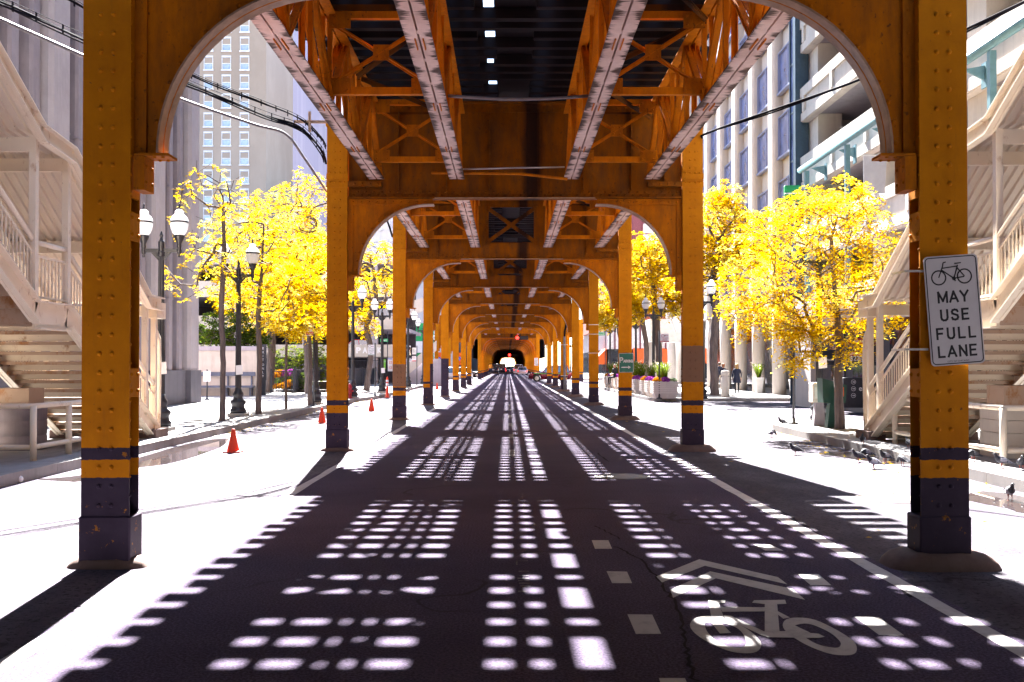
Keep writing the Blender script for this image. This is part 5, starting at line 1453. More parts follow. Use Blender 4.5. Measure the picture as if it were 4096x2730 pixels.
# green parking sign on the third portal
c = at(2505, 1452, 30.90); g2 = plane(c, R(-.8)); t = thing('parking_sign', 'green parking sign with a white arrow on the third portal, right column', 'sign', tuple(c))
mb = MB(); plate(mb, g2, .45, .60, .03, 0, .005); mb.build('sheet', M['signg'], t, True)
sign_word(t, 'P', g2, .085, .165, .11, .17, 'signw', -.150); sign_word(t, 'ARKING', g2, .05, .09, .305, .2, 'signw', .058)
mb = MB(); gg = lambda a, b, h: g2(a, b, .006 + h); mb.stroke([(-.15, -.14), (.08, -.14)], .03, gg, .002); mb.add([gg(.06, -.09, .003), gg(.06, -.19, .003), gg(.14, -.14, .003)], [(0, 1, 2)]); mb.build('arrow', M['signw'], t, True)
mb = MB()
for a in (((-.215, -.29), (.215, -.29)), ((-.215, .29), (.215, .29)), ((-.215, -.29), (-.215, .29)), ((.215, -.29), (.215, .29))): mb.stroke(list(a), .01, lambda a, b, h: g2(a, b, .006 + h), .001)
mb.build('border', M['signw'], t, True)
mb = MB()
for dz in (.0, ): pass
for z, y0 in ((2.06, 30.96), (3.0, 42.27), (2.2, 42.27), (3.4, 42.27)):
    mb = MB(); mb.box(CX + 3.5 - .225, CX + 3.5 + .225, y0 - .012, y0 + .27, z - .008, z + .012)
    if y0 > 40: tag(mb.build('steel_strap', M['strap']), '%s steel strap round the right column of the fourth portal' % {3.0: 'middle', 2.2: 'lowest', 3.4: 'topmost'}[z], 'strap', 'straps round the fourth portal')
# pole-mounted signs
def pole_sign(lab, x, y, H, plates, base=.15, name='sign_post'):
    t = thing(name, lab, 'sign', (x, y, base))
    mb = MB(); mb.tube([(0, 0, 0), (0, 0, H)], .032, 8); mb.lathe([(.14, 0), (.13, .03), (.05, .05), (.045, .16)], 10); mb.build('pole', M['black'], t)
    for dx, z, w, h, lines in plates:
        g = plane((x + dx, y - .04, base + z)); mb = MB(); plate(mb, g, w, h, .02, 0, .006); mb.build('sheet', M['signw'], t, True)
        for body, b, hh, ww, m in lines:
            if body == '<-':
                a = MB(); G = lambda p, q, k: g(p, q, .007 + k); a.stroke([(ww, b), (.02, b)], .014, G, .001); a.add([G(.05, b + .03, .002), G(.05, b - .03, .002), G(.0, b, .002)], [(0, 2, 1)]); a.build('arrow', M[m], t, True)
            elif body == 'O':
                a = MB(); G = lambda p, q, k: g(p, q, .007 + k); a.ring((ww, b), hh, .014, G, 18, .001); a.build('symbol', M[m], t, True)
            elif body == '#':
                a = MB(); G = lambda p, q, k: g(p, q, .0065); a.add([G(-w / 2 + .005, b - hh / 2, 0), G(w / 2 - .005, b - hh / 2, 0), G(w / 2 - .005, b + hh / 2, 0), G(-w / 2 + .005, b + hh / 2, 0)], [(0, 1, 2, 3)]); a.build('band', M[m], t, True)
            else: lettering(t, body, g(0, b, .010), M[m], hh, ww, bold=.01)
    return t
pole_sign('black pole with white parking signs beside the leafy left lamp', -7.35, 38, 3.35, [(-.16, 3.05, .30, .40, [('O', .10, .06, -.05, 'blue'), ('<-', .12, 0, .13, 'ink'), ('#', -.08, .10, 0, 'tower2')]), (-.16, 2.75, .30, .16, [('#', 0, .12, 0, 'signr'), ('TOW ZONE', 0, .05, .24, 'signw')])])
pole_sign('black pole with a white pay for parking at pay box sign', -6.6, 49.9, 2.65, [(-.19, 2.30, .31, .52, [('O', .17, .055, -.07, 'signg'), ('<-', .17, 0, .13, 'ink'), ('PAY FOR\nPARKING\nAT PAY\nBOX', -.06, .28, .25, 'signg'), ('#', -.24, .025, 0, 'signg')])])
pole_sign('far left black pole with two stacked parking signs', -6.75, 74.6, 3.0, [(-.2, 2.6, .30, .5, [('O', .15, .055, -.06, 'signg'), ('PAY FOR\nPARKING', -.02, .16, .22, 'signg')]), (-.2, 2.02, .30, .42, [('O', .1, .06, -.04, 'signr'), ('#', -.16, .07, 0, 'signr')])])
pole_sign('black pole with a loading zone tow zone sign by the planters', 7.02, 46.3, 3.12, [(.24, 2.80, .40, .40, [('O', .10, .062, -.08, 'signr'), ('R', .10, .075, .05, 'ink'), ('<-', .12, 0, .17, 'signr'), ('LOADING ZONE\n9AM-6PM\nMON-SAT', -.055, .14, .34, 'signr'), ('#', -.165, .06, 0, 'signr'), ('TOW ZONE', -.165, .04, .32, 'signw')])])
pole_sign('thin black sign pole under the drooping yellow locust', 7.48, 26.2, 3.0, [(.18, 2.55, .30, .45, [('O', .12, .06, -.05, 'signr'), ('#', -.14, .08, 0, 'signr'), ('TOW ZONE', -.14, .045, .24, 'signw')])])
pole_sign('small white sign on a thin post before the garden wall bench', -13.35, 44.5, 1.35, [(0, 1.05, .32, .46, [])])
pole_sign('white blank sign on a thin pole near the far left lamps', -7.0, 66.5, 2.75, [(-.18, 2.25, .40, .42, [('#', -.13, .08, 0, 'tower2')])])
pole_sign('black pole with a green Monroe street blade, left side of the crossing', -9.5, 79.2, 4.2, [], .15)
def blade(lab, c, w, body):
    g = plane(c); t = thing('street_sign', lab, 'sign', tuple(c)); mb = MB(); plate(mb, g, w, .24, .02, 0, .01); mb.build('sheet', M['greensign'], t, True); lettering(t, body, g(0, 0, .014), M['signw'], .14, w * .8, bold=.02)
blade('green Monroe street blade on the left, in front of the parking garage', at(1536, 1362, 78.9), .62, 'Monroe St'); blade('green Monroe street blade on the right by the planters', at(2403, 1337, 80.2), .62, 'Monroe St')
pole_sign('black pole with a green Monroe street blade, right side of the crossing', 7.85, 80.35, 4.4, [], .15)
t = thing('one_way_sign', 'white one way sign with black arrow on the wide portal leg', 'sign', (-7.4, 103.6, 2.05)); g = plane((-7.36, 103.62, 2.05)); mb = MB(); plate(mb, g, .46, .60, .02, 0, .006); mb.build('sheet', M['signw'], t, True)
lettering(t, 'ONE\nWAY', g(0, .10, .010), M['ink'], .26, .30, bold=.02); mb = MB(); mb.stroke([(.15, -.18), (-.08, -.18)], .05, lambda a, b, h: g(a, b, .007 + h), .001); mb.add([g(-.06, -.10, .009), g(-.06, -.26, .009), g(-.17, -.18, .009)], [(0, 2, 1)]); mb.build('arrow', M['ink'], t, True)
for i, (px, py, Y, nm) in enumerate(((1755, 1438, 112, 'ninety'), (1836, 1436, 121, 'far'))):
    q = at(px, py, Y); t = thing('route_sign', ('orange detour board with a blue 90 shield on its post, beyond the crossing', 'second orange detour board with a blue shield, partly behind a portal column')[i], 'sign', tuple(q)); g = plane(q); mb = MB(); plate(mb, g, .50, 1.55, .03, 0, .01); mb.build('sheet', M['orange'], t, True)
    mb = MB(); P = [(-.22, .2), (0, .26), (.22, .2), (.22, 0), (.12, -.18), (0, -.26), (-.12, -.18), (-.22, 0)]; mb.add([g(a, b, .012) for a, b in P], [tuple(range(8))]); mb.build('shield', M['blue'], t, True); lettering(t, '90' if i == 0 else '2', g(0, -.02, .015), M['signw'], .22, None, bold=.03)
    mb = MB(); mb.box(q.x - .02, q.x + .02, q.y + .002, q.y + .04, 0, q.z); mb.build('post', M['black'], t, True)
q = at(2069, 1352, 119.5)
def signal(lab, q, s=1):
    t = thing('traffic_light', lab, 'traffic light', tuple(q), 0, 'red traffic lights under the viaduct'); mb = MB(); mb.bbox(-.17 * s, 1.0 * s, .02, .3, -.17 * s, .17 * s, .03); mb.build('housing', M['black'], t); mb = MB(); mb.lathe([(.15 * s, 0), (.12 * s, .03), (.05 * s, .05)], 14); mb.v = [(a, -c_, b) for a, b, c_ in mb.v]; mb.build('red_lens', M['redlight'], t)
    MB().tube([(.4, .15, .17 * s), (.4, .15, .5)], .02, 6).build('hanger', M['black'], t)
signal('sideways traffic light glowing red at the crossing, nearer one', q, 1.3); signal('sideways traffic light glowing red far inside the viaduct', at(2038, 1421, 233), 2.0)
# second bike sign down the street
t = thing('road_sign', 'small distant bicycle full-lane sign on a portal column beyond the crossing', 'sign', tuple(at(2145, 1448, 119.7))); g = plane(at(2145, 1448, 119.7)); mb = MB(); plate(mb, g, .45, .92, .03, 0, .005); mb.build('sheet', M['signw'], t, True)
for body, b, h, w in (('MAY', .112, .098, .262), ('USE', -.038, .098, .240), ('FULL', -.190, .098, .342), ('LANE', -.340, .098, .33)): sign_word(t, body, g, b, h, w)
mb = MB(); mb.ring((-.108, .275), .058, .0115, lambda a, b, h: g(a, b, .006 + h), 16, .001); mb.ring((.106, .275), .058, .0115, lambda a, b, h: g(a, b, .006 + h), 16, .001); mb.stroke([(-.1, .27), (-.05, .37), (.06, .36), (.1, .27)], .012, lambda a, b, h: g(a, b, .006 + h), .001); mb.build('bicycle_symbol', M['ink'], t, True)

# ------------------------------------------------------------------ garage entrance furniture, right
def board(name, lab, u0, v0, u1, v1, Y, m, dep=.08, cat='sign'):
    a, b = at(u0, v1, Y), at(u1, v0, Y); t = thing(name, lab, cat, ((a.x + b.x) / 2, Y, a.z)); mb = MB(); mb.bbox(a.x, b.x, Y, Y + dep, a.z, b.z, .01); mb.build('panel', M[m], t, True); return t, a, b
t, a, b = board('entrance_kiosk', 'low dark entrance kiosk with white arrows and the word enter', 3374, 1512, 3478, 1632, 34.5, 'charcoal', .6, 'kiosk')
lettering(t, 'enter', at(3468, 1556, 34.49), M['signw'], .15, None, bold=.01)
for v in (1529, 1556, 1583):
    q = at(3414, v, 34.49); mb = MB(); G = lambda p, r_, h: Vector((q.x + p, q.y - h, q.z + r_)); mb.ring((0, 0), .075, .012, G, 20, .001); mb.stroke([(-.04, 0), (.03, 0)], .02, G, .002); mb.add([G(.01, .04, .003), G(.01, -.04, .003), G(.05, 0, .003)], [(0, 1, 2)]); mb.build('arrow', M['signw'], t, True)
t, a, b = board('price_sign', 'black hanging price board reading special 22 dollars with a red header', 3387, 1352, 3468, 1462, 34.4, 'charcoal')
for u0, v0, u1, v1, tx in ((3394, 1354, 3460, 1378, 'SUNRISE'), (3394, 1408, 3460, 1424, 'SPECIAL')):
    p, q = at(u0, v1, 34.39), at(u1, v0, 34.39); mb = MB(); mb.box(p.x, q.x, p.y - .004, p.y, p.z, q.z); mb.build('header', M['shopred'], t, True); lettering(t, tx, ((p.x + q.x) / 2, p.y - .006, (p.z + q.z) / 2), M['signw'], .09, (q.x - p.x) * .85, bold=.02)
lettering(t, '$22', at(3419, 1436, 34.38), M['signw'], .20, .34, bold=.02)
for k in range(4):
    p = at(3448, 1428 + k * 6, 34.38); mb = MB(); mb.box(p.x - .1, p.x + .1, p.y - .002, p.y, p.z - .012, p.z + .012); mb.build('small_print', M['signw'], t, True)
t, a, b = board('shop_sign', 'dark blue panel with vehicle notice behind the locust trunk', 3285, 1400, 3350, 1460, 36.0, 'black'); lettering(t, 'vehicles', at(3315, 1440, 35.99), M['signw'], .08, None, bold=.0)
t = thing('news_box', 'dark green slant-topped newspaper box at the locust trunk', 'newspaper box', (7.9, 24.6, .15)); q = gd(3328, 1712, .15); t.location = (q.x, q.y, .15)
mb = MB(); mb.prism([(-.28, .62), (.26, .62), (.30, 1.05), (-.30, 1.22)], -.22, .22, 'xz'); mb.build('cabinet', M['greenbox'], t); mb = MB(); mb.prism([(-.15, 0), (.17, 0), (.12, .62), (-.08, .62)], -.12, .12, 'xz'); mb.build('pedestal', M['greenbox'], t); MB().box(.02, .22, -.226, -.221, .78, 1.0).build('poster', M['orange'], t)
t = thing('news_box', 'ivory newspaper box with a white front beside the green one', 'newspaper box', (0, 0, 0)); q = gd(3292, 1708, .15); t.location = (q.x, q.y + .35, .15)
mb = MB(); mb.bbox(-.2, .2, -.2, .2, .60, 1.10, .03); mb.build('cabinet', M['ivory'], t); mb = MB(); mb.prism([(-.16, 0), (.14, 0), (.10, .6), (-.08, .6)], -.1, .1, 'xz'); mb.build('pedestal', M['tower'], t); MB().box(-.16, .16, -.206, -.201, .70, .98).build('window', M['signw'], t)
t = thing('bollard', 'short round pale stone bollard in front of the walking women', 'bollard', (0, 0, 0)); q = gd(2901, 1590, .15); t.location = q; mb = MB(); mb.lathe([(.20, 0), (.20, .95), (.18, .99), (.17, 1.02), (.20, 1.05), (.20, 1.22), (.17, 1.27), (.05, 1.30)], 20); mb.build('body', M['beige'], t)

# ------------------------------------------------------------------ garden wall, bench, fence, left
t = thing('garden_wall', 'pale concrete garden wall with coping behind the left lamps', 'wall', (-16, 50.6, .15)); MB().box(-6, 3.35, 0, .4, 0, 2.28).build('wall', M['wallc'], t); MB().bbox(-6.05, 3.42, -.06, .46, 2.281, 2.50, .02).build('coping', M['tower2'], t)
t = thing('bench', 'long slate-grey slatted bench fixed along the garden wall', 'bench', (-14.4, 50.2, .15))
for z in (.42, 1.0): MB().bbox(-3.6, 1.7, -.30 if z < .5 else .18, .25 if z < .5 else .25, z, z + (.10 if z < .5 else .20), .01).build('seat' if z < .5 else 'backrest', M['bench'], t)
for x in (-3.2, -1.4, .3, 1.5): MB().box(x - .05, x + .05, .0, .36, 0, 1.0 if False else .42).build('leg', M['bench'], t); MB().box(x - .04, x + .04, .251, .33, .52, 1.0).build('bracket', M['bench'], t)
def fence(lab, p0, p1, H=1.32, step=.11, wb=.02):
    p0, p1 = Vector((p0[0], p0[1], .15)), Vector((p1[0], p1[1], .15)); t = thing('iron_fence', lab, 'fence', tuple(p0)); L = (p1 - p0).length; mb = MB(); n = int(L / step)
    for k in range(n + 1):
        p = p0.lerp(p1, k / n); mb.box(p.x - wb, p.x + wb, p.y - .012, p.y + .012, .2, .15 + H)
    mb.build('bars', M['fence'], t, True)
    for z in (.30, .15 + H - .06): MB().bar(p0 + Vector((0, 0, z - .15)), p1 + Vector((0, 0, z - .15)), .05, .06).build('rail', M['fence'], t, True)
    m = max(1, int(L / 2.6))
    for k in range(m + 1): p = p0.lerp(p1, k / m); MB().box(p.x - .06, p.x + .06, p.y - .06, p.y + .06, .15, .15 + H + .1).build('post', M['fence'], t, True)
fence('short dark iron fence in front of the flower garden', (-13.2, 56.0), (-11.95, 56.0), 1.25, .13, .012); fence('long dark iron fence along the left pavement beyond the garden', (-11.9, 56.05), (-10.5, 79.5), 1.32, .10, .03)
t = thing('gate_post_sign', 'dark vertical sign reading exit only at the garden wall end', 'sign', tuple(at(1052, 1450, 51.5))); q = at(1052, 1450, 51.5); mb = MB(); mb.bbox(q.x - .17, q.x + .17, q.y, q.y + .06, q.z - .92, q.z + .92, .01); mb.build('panel', M['charcoal'], t, True); lettering(t, '\n'.join('EXIT'), (q.x, q.y - .004, q.z + .42), M['signw'], .70, .11, bold=.01); lettering(t, '\n'.join('ONLY'), (q.x, q.y - .004, q.z - .42), M['signw'], .70, .11, bold=.01)
MB().box(q.x - .14, q.x + .14, q.y + .002, q.y + .058, .15, q.z - .921).build('post', M['charcoal'], t, True)
t, a, b = board('garage_sign', 'lime green panel sign before the left parking garage', 1528, 1438, 1543, 1478, 80.5, 'lime', .05); lettering(t, 'cars', at(1535, 1447, 80.45), M['signw'], .12, .26, bold=.01)
t, a, b = board('garage_sign', 'white price board with orange 22 and 12 before the left parking garage', 1550, 1432, 1572, 1486, 79.8, 'signw', .05); lettering(t, 'PARK', at(1561, 1436, 79.75), M['blue'], .12, .36, bold=.02); lettering(t, '22', at(1562, 1450, 79.75), M['orangep'], .20, .26, bold=.01); lettering(t, '12', at(1562, 1471, 79.75), M['orangep'], .20, .24, bold=.01)
for (u, v) in ((1535, 1478), (1561, 1486)):
    pass
# ------------------------------------------------------------------ cones, delineator, hydrant, ball
cn = thing('traffic_cone', 'x', 'cone', (0, 0, 0), 0, 'orange traffic cones along the left lane')
mb = MB(); mb.lathe([(.125, .028), (.115, .05), (.085, .18), (.06, .30), (.032, .44), (.026, .455), (.012, .455)], 20); mb.build('cone', M['cone'], cn)
mb = MB(); mb.bbox(-.165, .165, -.165, .165, 0, .03, .01); mb.build('base', M['cone'], cn)
for i, (u, v, lab) in enumerate(((933, 1810, 'orange cone beside the puddle, nearest of the cones'), (1288, 1694, 'orange cone half hidden behind the second portal column'), (1486, 1646, 'orange cone alone in the sunlit left lane'), (1748, 1558, 'tiny far orange cone near the crossing'))):
    o = cn if i == 0 else copy_tree(cn)
    p = gd(u, v); o.location = (p.x, p.y, 0.0); o.rotation_euler = (0, 0, .4 * i); o['label'] = lab
p = gd(1549, 1592, .0); t = thing('lane_marker', 'tall orange and white striped delineator post by the left lamps', 'lane marker', (p.x, p.y, .0))
mb = MB(); mb.lathe([(.16, 0), (.15, .04), (.085, .06), (.055, 1.02), (.04, 1.05), (.02, 1.10)], 14); mb.build('tube', M['cone'], t); mb = MB(); mb.lathe([(.078, .60), (.073, .76)], 14); mb.lathe([(.071, .82), (.067, .93)], 14); mb.build('band', M['signw'], t)
p = gd(1398, 1596, .15); t = thing('fire_hydrant', 'small red fire hydrant at the foot of a left lamp', 'hydrant', (p.x, p.y, .15)); mb = MB(); mb.lathe([(.15, 0), (.15, .05), (.10, .07), (.10, .46), (.125, .48), (.125, .52), (.10, .58), (.05, .65), (.025, .70)], 14); mb.build('barrel', M['hydrant'], t)
for s in (-1, 1): MB().tube([(s * .09, 0, .36), (s * .17, 0, .36)], .045, 8).build('nozzle', M['hydrant'], t)
MB().tube([(0, -.09, .30), (0, -.19, .30)], .06, 8).build('nozzle', M['hydrant'], t)
p = gd(78, 1932); mb = MB(); mb.ell((p.x, p.y, .052), (.052, .052, .052), 16, 10); tag(mb.build('ball', M['white']), 'small white ball lying in the gutter at the left kerb', 'ball')

# ------------------------------------------------------------------ overhead cables
def bundle(name, lab, pts, n, r, spread, seed, clips=True, m='cable'):
    t = thing(name, lab, 'cable', tuple(pts[0])); rr = random.Random(seed); P = [Vector(p) for p in pts]
    # smooth the path
    S = []
    for i in range(len(P) - 1):
        p0, p1, p2, p3 = P[max(i - 1, 0)], P[i], P[i + 1], P[min(i + 2, len(P) - 1)]
        for k in range(10):
            f = k / 10; S.append(.5 * (2 * p1 + (p2 - p0) * f + (2 * p0 - 5 * p1 + 4 * p2 - p3) * f * f + (3 * p1 - p0 - 3 * p2 + p3) * f ** 3))
    S.append(P[-1])
    for k in range(n):
        o = Vector((rr.uniform(-1, 1), 0, rr.uniform(-1, 1))) * spread; a = rr.uniform(0, 6)
        MB().tube([p + o + Vector((0, 0, 1)) * spread * .5 * math.sin(i * .3 + a) for i, p in enumerate(S)], r * rr.uniform(.6, 1.1), 6).build('strand', M[m], t, True)
    if clips:
        MB().tube([p + Vector((0, 0, spread + .045)) for p in S], .006, 4).build('messenger_wire', M['cable'], t, True)
        mb = MB()
        for i in range(0, len(S), 3): mb.box(S[i].x - .006, S[i].x + .006, S[i].y - .02, S[i].y + .02, S[i].z - spread - .025, S[i].z + spread + .05)
        mb.build('clip', M['cable'], t, True)
    return t
A = 1.7408
bundle('cable_bundle', 'thick black cable bundle with clips, lower of the two at upper left', [at(-60 * A, -22 * A, 13.2), at(0, 5 * A, 14.1), at(187 * A, 88 * A, 15.3), at(410 * A, 185 * A, 17.0), at(600 * A, 262 * A, 18.6), at(690 * A, 296 * A, 19.4), at(738 * A, 345 * A, 19.9), at(748 * A, 372 * A, 20.0)], 5, .016, .035, 1)
bundle('cable_bundle', 'slimmer black cable bundle with clips, upper one at upper left', [at(100 * A, -25 * A, 14.4), at(187 * A, 18 * A, 15.2), at(420 * A, 165 * A, 17.1), at(600 * A, 238 * A, 18.7), at(690 * A, 276 * A, 19.5), at(735 * A, 318 * A, 19.9), at(748 * A, 338 * A, 20.0)], 3, .014, .02, 2)
bundle('conduit_line', 'single smooth grey cable below the black bundles at upper left', [at(-60 * A, 14 * A, 13.2), at(0, 44 * A, 14.1), at(187 * A, 127 * A, 15.3), at(395 * A, 220 * A, 17.0), at(580 * A, 285 * A, 18.5), at(655 * A, 308 * A, 19.1), at(700 * A, 365 * A, 19.6), at(750 * A, 440 * A, 20.0)], 1, .030, .0, 3, False, 'cablel')
bundle('conduit_line', 'pair of dark cables running up to the right from the second portal', [at(1606 * A, 350 * A, 20.1), at(1614 * A, 318 * A, 19.7), at(1632 * A, 303 * A, 19.4), at(1800 * A, 247 * A, 17.9), at(2000 * A, 172 * A, 16.4), at(2225 * A, 68 * A, 15.0), at(2420 * A, -28 * A, 13.9)], 2, .022, .025, 4, False)
t = thing('cable_bracket', 'pale steel bracket arm holding cables on the second portal, left', 'bracket', tuple(at(748 * A, 283 * A, 19.75))); p, q = at(676 * A, 280 * A, 19.7), at(752 * A, 281 * A, 19.7); mb = MB(); mb.bar(p, q, .06, .05); mb.build('arm', M['edge'], t, True); p = at(712 * A, 281 * A, 19.66); MB().box(p.x - .025, p.x + .025, 19.62, 19.66, p.z - .2, p.z + .2).build('upright', M['edge'], t, True)
bundle('cable_bundle', 'black cables curving down at the third portal, left', [at(855 * A, 480 * A, 25.5), at(885 * A, 508 * A, 29.5), at(900 * A, 545 * A, 31.4)], 3, .02, .06, 5, False)

px6 = CX + 3.5; y6 = Y1 + 5 * BAY
t = thing('conduit_pipe', 'grey conduit climbing the right column of the sixth portal', 'conduit', (px6 + .05, y6 - .08, 0)); MB().tube([(0, 0, 0), (0, 0, 3.4), (0, 0, 3.55)], .075, 8).build('pipe', M['cablel'], t); MB().tube([(0, 0, 3.551), (.02, 0, 3.9), (.12, 0, 4.4), (.18, .0, 5.1)], .06, 8).build('cable_tail', M['cable'], t)
for z in (1.0, 3.0): MB().box(-.26, .20, -.085, -.076, z, z + .03).build('clamp', M['strap'], t)
# ------------------------------------------------------------------ vehicles
def car(name, lab, x, y, head, L, W, H, m, kind='sedan', stripe=False, lit=True, z=0, grp=None):
    """local +X is forward"""
    t = thing(name, lab, 'car', (x, y, z), head, grp)
    hz = H * (.56 if kind == 'suv' else .60); gz = .24 if kind == 'suv' else .18; wr = .36 if kind == 'suv' else .31
    h2 = L / 2; fx, rx = h2 - L * .19, -h2 + L * .19
    # body: lofted section rings from tail to nose, wheel arches cut by the outline
    def arch(x):
        for c in (fx, rx):
            d = abs(x - c)
            if d < wr * 1.22: return math.sqrt(max((wr * 1.22) ** 2 - d * d, 0)) + wr * .95
        return gz
    xs = sorted(set([-h2, -h2 + .05, -h2 + .2, h2 - .2, h2 - .06, h2, L * .12, L * .3] + [c + wr * 1.22 * math.sin(R(a)) for c in (fx, rx) for a in range(-90, 91, 18)] + [c + wr * 1.23 * s for c in (fx, rx) for s in (-1, 1)]))
    mb = MB(); vs = []
    for X in xs:
        f = X / h2; endk = max(0, (abs(f) - .86) / .14); w = W / 2 * (1 - .10 * endk ** 1.6)
        top = hz * (1 - .05 * max(0, f) - (.16 * max(0, f - .9) / .1 if f > .9 else 0)) if kind != 'sedan' else hz * (1 - .08 * max(0, f) - .02 * max(0, -f) - .14 * endk)
        bot = max(min(arch(X), top - .12), gz + (.12 * endk))
        mid = (top + bot) / 2 + .03
        vs += [(X, -w * .93, bot), (X, -w, mid), (X, -w * .985, top - .06), (X, -w * .90, top), (X, w * .90, top), (X, w * .985, top - .06), (X, w, mid), (X, w * .93, bot)]
    n = 8; k = len(xs)
    fs = [(i * n + j, i * n + (j + 1) % n, (i + 1) * n + (j + 1) % n, (i + 1) * n + j) for i in range(k - 1) for j in range(n)]
    fs += [tuple(range(n - 1, -1, -1)), tuple(range((k - 1) * n, k * n))]
    mb.add(vs, [tuple(reversed(f)) for f in fs], True); mb.build('body', m, t)
    # cabin: glass core with body-coloured roof and pillars
    if kind == 'suv': g0, g1, r0, r1 = -h2 + .12, L * .20, -h2 + .42, L * .03
    elif kind == 'van': g0, g1, r0, r1 = -h2 + .1, L * .33, -h2 + .22, L * .2
    else: g0, g1, r0, r1 = -h2 + L * .14, L * .20, -h2 + L * .27, L * .03
    wb, wt = W / 2 * .90, W / 2 * .74
    def frus(mb, a0, a1, b0, b1, z0, z1, w0, w1):
        mb.add([(a0, -w0, z0), (a1, -w0, z0), (a1, w0, z0), (a0, w0, z0), (b0, -w1, z1), (b1, -w1, z1), (b1, w1, z1), (b0, w1, z1)], [(0, 3, 2, 1), (4, 5, 6, 7), (0, 1, 5, 4), (1, 2, 6, 5), (2, 3, 7, 6), (3, 0, 4, 7)])
    mb = MB(); frus(mb, g0, g1, r0, r1, hz - .03, H - .05, wb, wt); mb.build('window', M['dglass'], t)
    mb = MB(); frus(mb, r0 - .04, r1 + .06, r0 + .08, r1 - .08, H - .06, H, wt + .02, wt - .08)
    for s in (-1, 1):
        for (a, b) in ((g0 + .03, r0), (g1 - .03, r1), ((g0 + g1) / 2 - .1, (r0 + r1) / 2 - .1), (g0 + (g1 - g0) * .2, r0 + (r1 - r0) * .12)):
            mb.bar((a, s * (wb + .004), hz - .03), (b, s * (wt + .01), H - .04), .07, .05, (1, 0, 0))
    mb.build('roof', m, t)
    for sx in (fx, rx):
        for s in (-1, 1):
            wv = MB(); prof = [(wr * .62, -.10), (wr * .97, -.10), (wr, -.07), (wr, .07), (wr * .97, .10), (wr * .62, .10)]
            wv.lathe(prof, 22); wv.v = [(sx + a, s * (W / 2 - .13) + c_, wr + b) for a, b, c_ in wv.v]; wo = wv.build('wheel', M['tyre'], t)
            rv = MB(); rv.lathe([(wr * .60, -.105), (wr * .62, -.06), (wr * .2, -.11 if s < 0 else -.11), (.02, -.115)], 14)
            for q in range(5):
                a = 2 * math.pi * q / 5; rv.bar((wr * .12 * math.cos(a), wr * .12 * math.sin(a), -.118), (wr * .6 * math.cos(a), wr * .6 * math.sin(a), -.112), .07, .015)
            rv.v = [(sx + a, s * (W / 2 - .13) - s * c_, wr + b) for a, b, c_ in rv.v]; rv.build('rim', M['rim'], wo)
    for s in (-1, 1):
        mb = MB(); mb.bbox(h2 - .14, h2 + .005, s * W * .36 - .14, s * W * .36 + .14, hz - .26, hz - .10, .02); mb.build('headlight', M['head'], t)
        mb = MB(); mb.bbox(-h2 - .008, -h2 + .1, s * W * .42 - .09, s * W * .42 + .09, hz - .30, hz - .05, .02); mb.build('tail_light', M['tail' if lit else 'tailoff'], t)
        mb = MB(); mb.ell((g1 - .25, s * (W / 2 + .08), hz + .06), (.06, .10, .07), 8, 6); mb.build('mirror', m, t)
    mb = MB(); mb.box(h2 - .02, h2 + .03, -W * .44, W * .44, gz + .02, gz + .2); mb.build('bumper', M['cardark'], t)
    mb = MB(); mb.box(-h2 - .03, -h2 + .02, -W * .44, W * .44, gz + .04, gz + .22); mb.build('bumper', m, t)
    mb = MB(); mb.box(-h2 - .015, -h2 - .006, -.16, .16, hz - .34, hz - .2); mb.build('number_plate', M['signw'], t)
    if stripe:
        mb = MB()
        for s in (-1, 1): mb.box(-h2 + .25, h2 - .5, s * (W / 2 + .004) - .004, s * (W / 2 + .004) + .004, hz - .17, hz - .09)
        mb.build('stripe', M['green'], t)
    return t
car('suv', 'maroon SUV with green side stripe crossing under the viaduct', 4.35, 103.2, math.pi, 4.35, 1.85, 1.72, M['carred'], 'suv', True, False)
N = math.pi / 2
car('suv', 'white SUV standing in the right lane far under the viaduct', 2.0, 184, N, 4.7, 1.9, 1.85, M['carwhite'], 'suv'); car('sedan', 'pale silver sedan close behind the white SUV far down the street', 2.55, 174, N, 4.5, 1.75, 1.42, M['carwhite'])
car('sedan', 'dark sedan with red tail lights far down the centre lane', .45, 190, N, 4.5, 1.8, 1.45, M['cardark']); car('van', 'dark van with red tail lights far down the left lane', -1.2, 195, N, 4.9, 1.95, 2.0, M['cardark'], 'van')
car('van', 'dark van parked at the left column line far away', -2.45, 176, N, 4.8, 1.9, 1.95, M['cardark'], 'van', lit=False); car('sedan', 'small dark car beyond the sedan far down the street', 1.0, 225, N, 4.5, 1.8, 1.5, M['cardark'])
car('sedan', 'white car waiting at the crossing behind left portal columns', -6.0, 105.5, 0, 4.6, 1.8, 1.5, M['carwhite'], lit=False); car('sedan', 'silver-green sedan at the far left side of the crossing', -5.8, 139, .2, 4.6, 1.8, 1.42, M['carsilver'], lit=False)
car('sedan', 'red car on the lower deck of the left parking garage', -11.8, 83.6, 0, 4.5, 1.75, 1.48, M['carred2'], lit=False, z=2.36, grp='cars in the left garage'); car('van', 'dark van behind the red car in the left garage', -10.9, 86.5, 0, 4.9, 1.9, 1.9, M['cardark'], 'van', lit=False, z=2.36, grp='cars in the left garage')
car('sedan', 'pale blue car on the upper deck of the left parking garage', -11.0, 83.6, math.pi, 4.5, 1.75, 1.45, M['carsilver'], lit=False, z=4.96, grp='cars in the left garage')

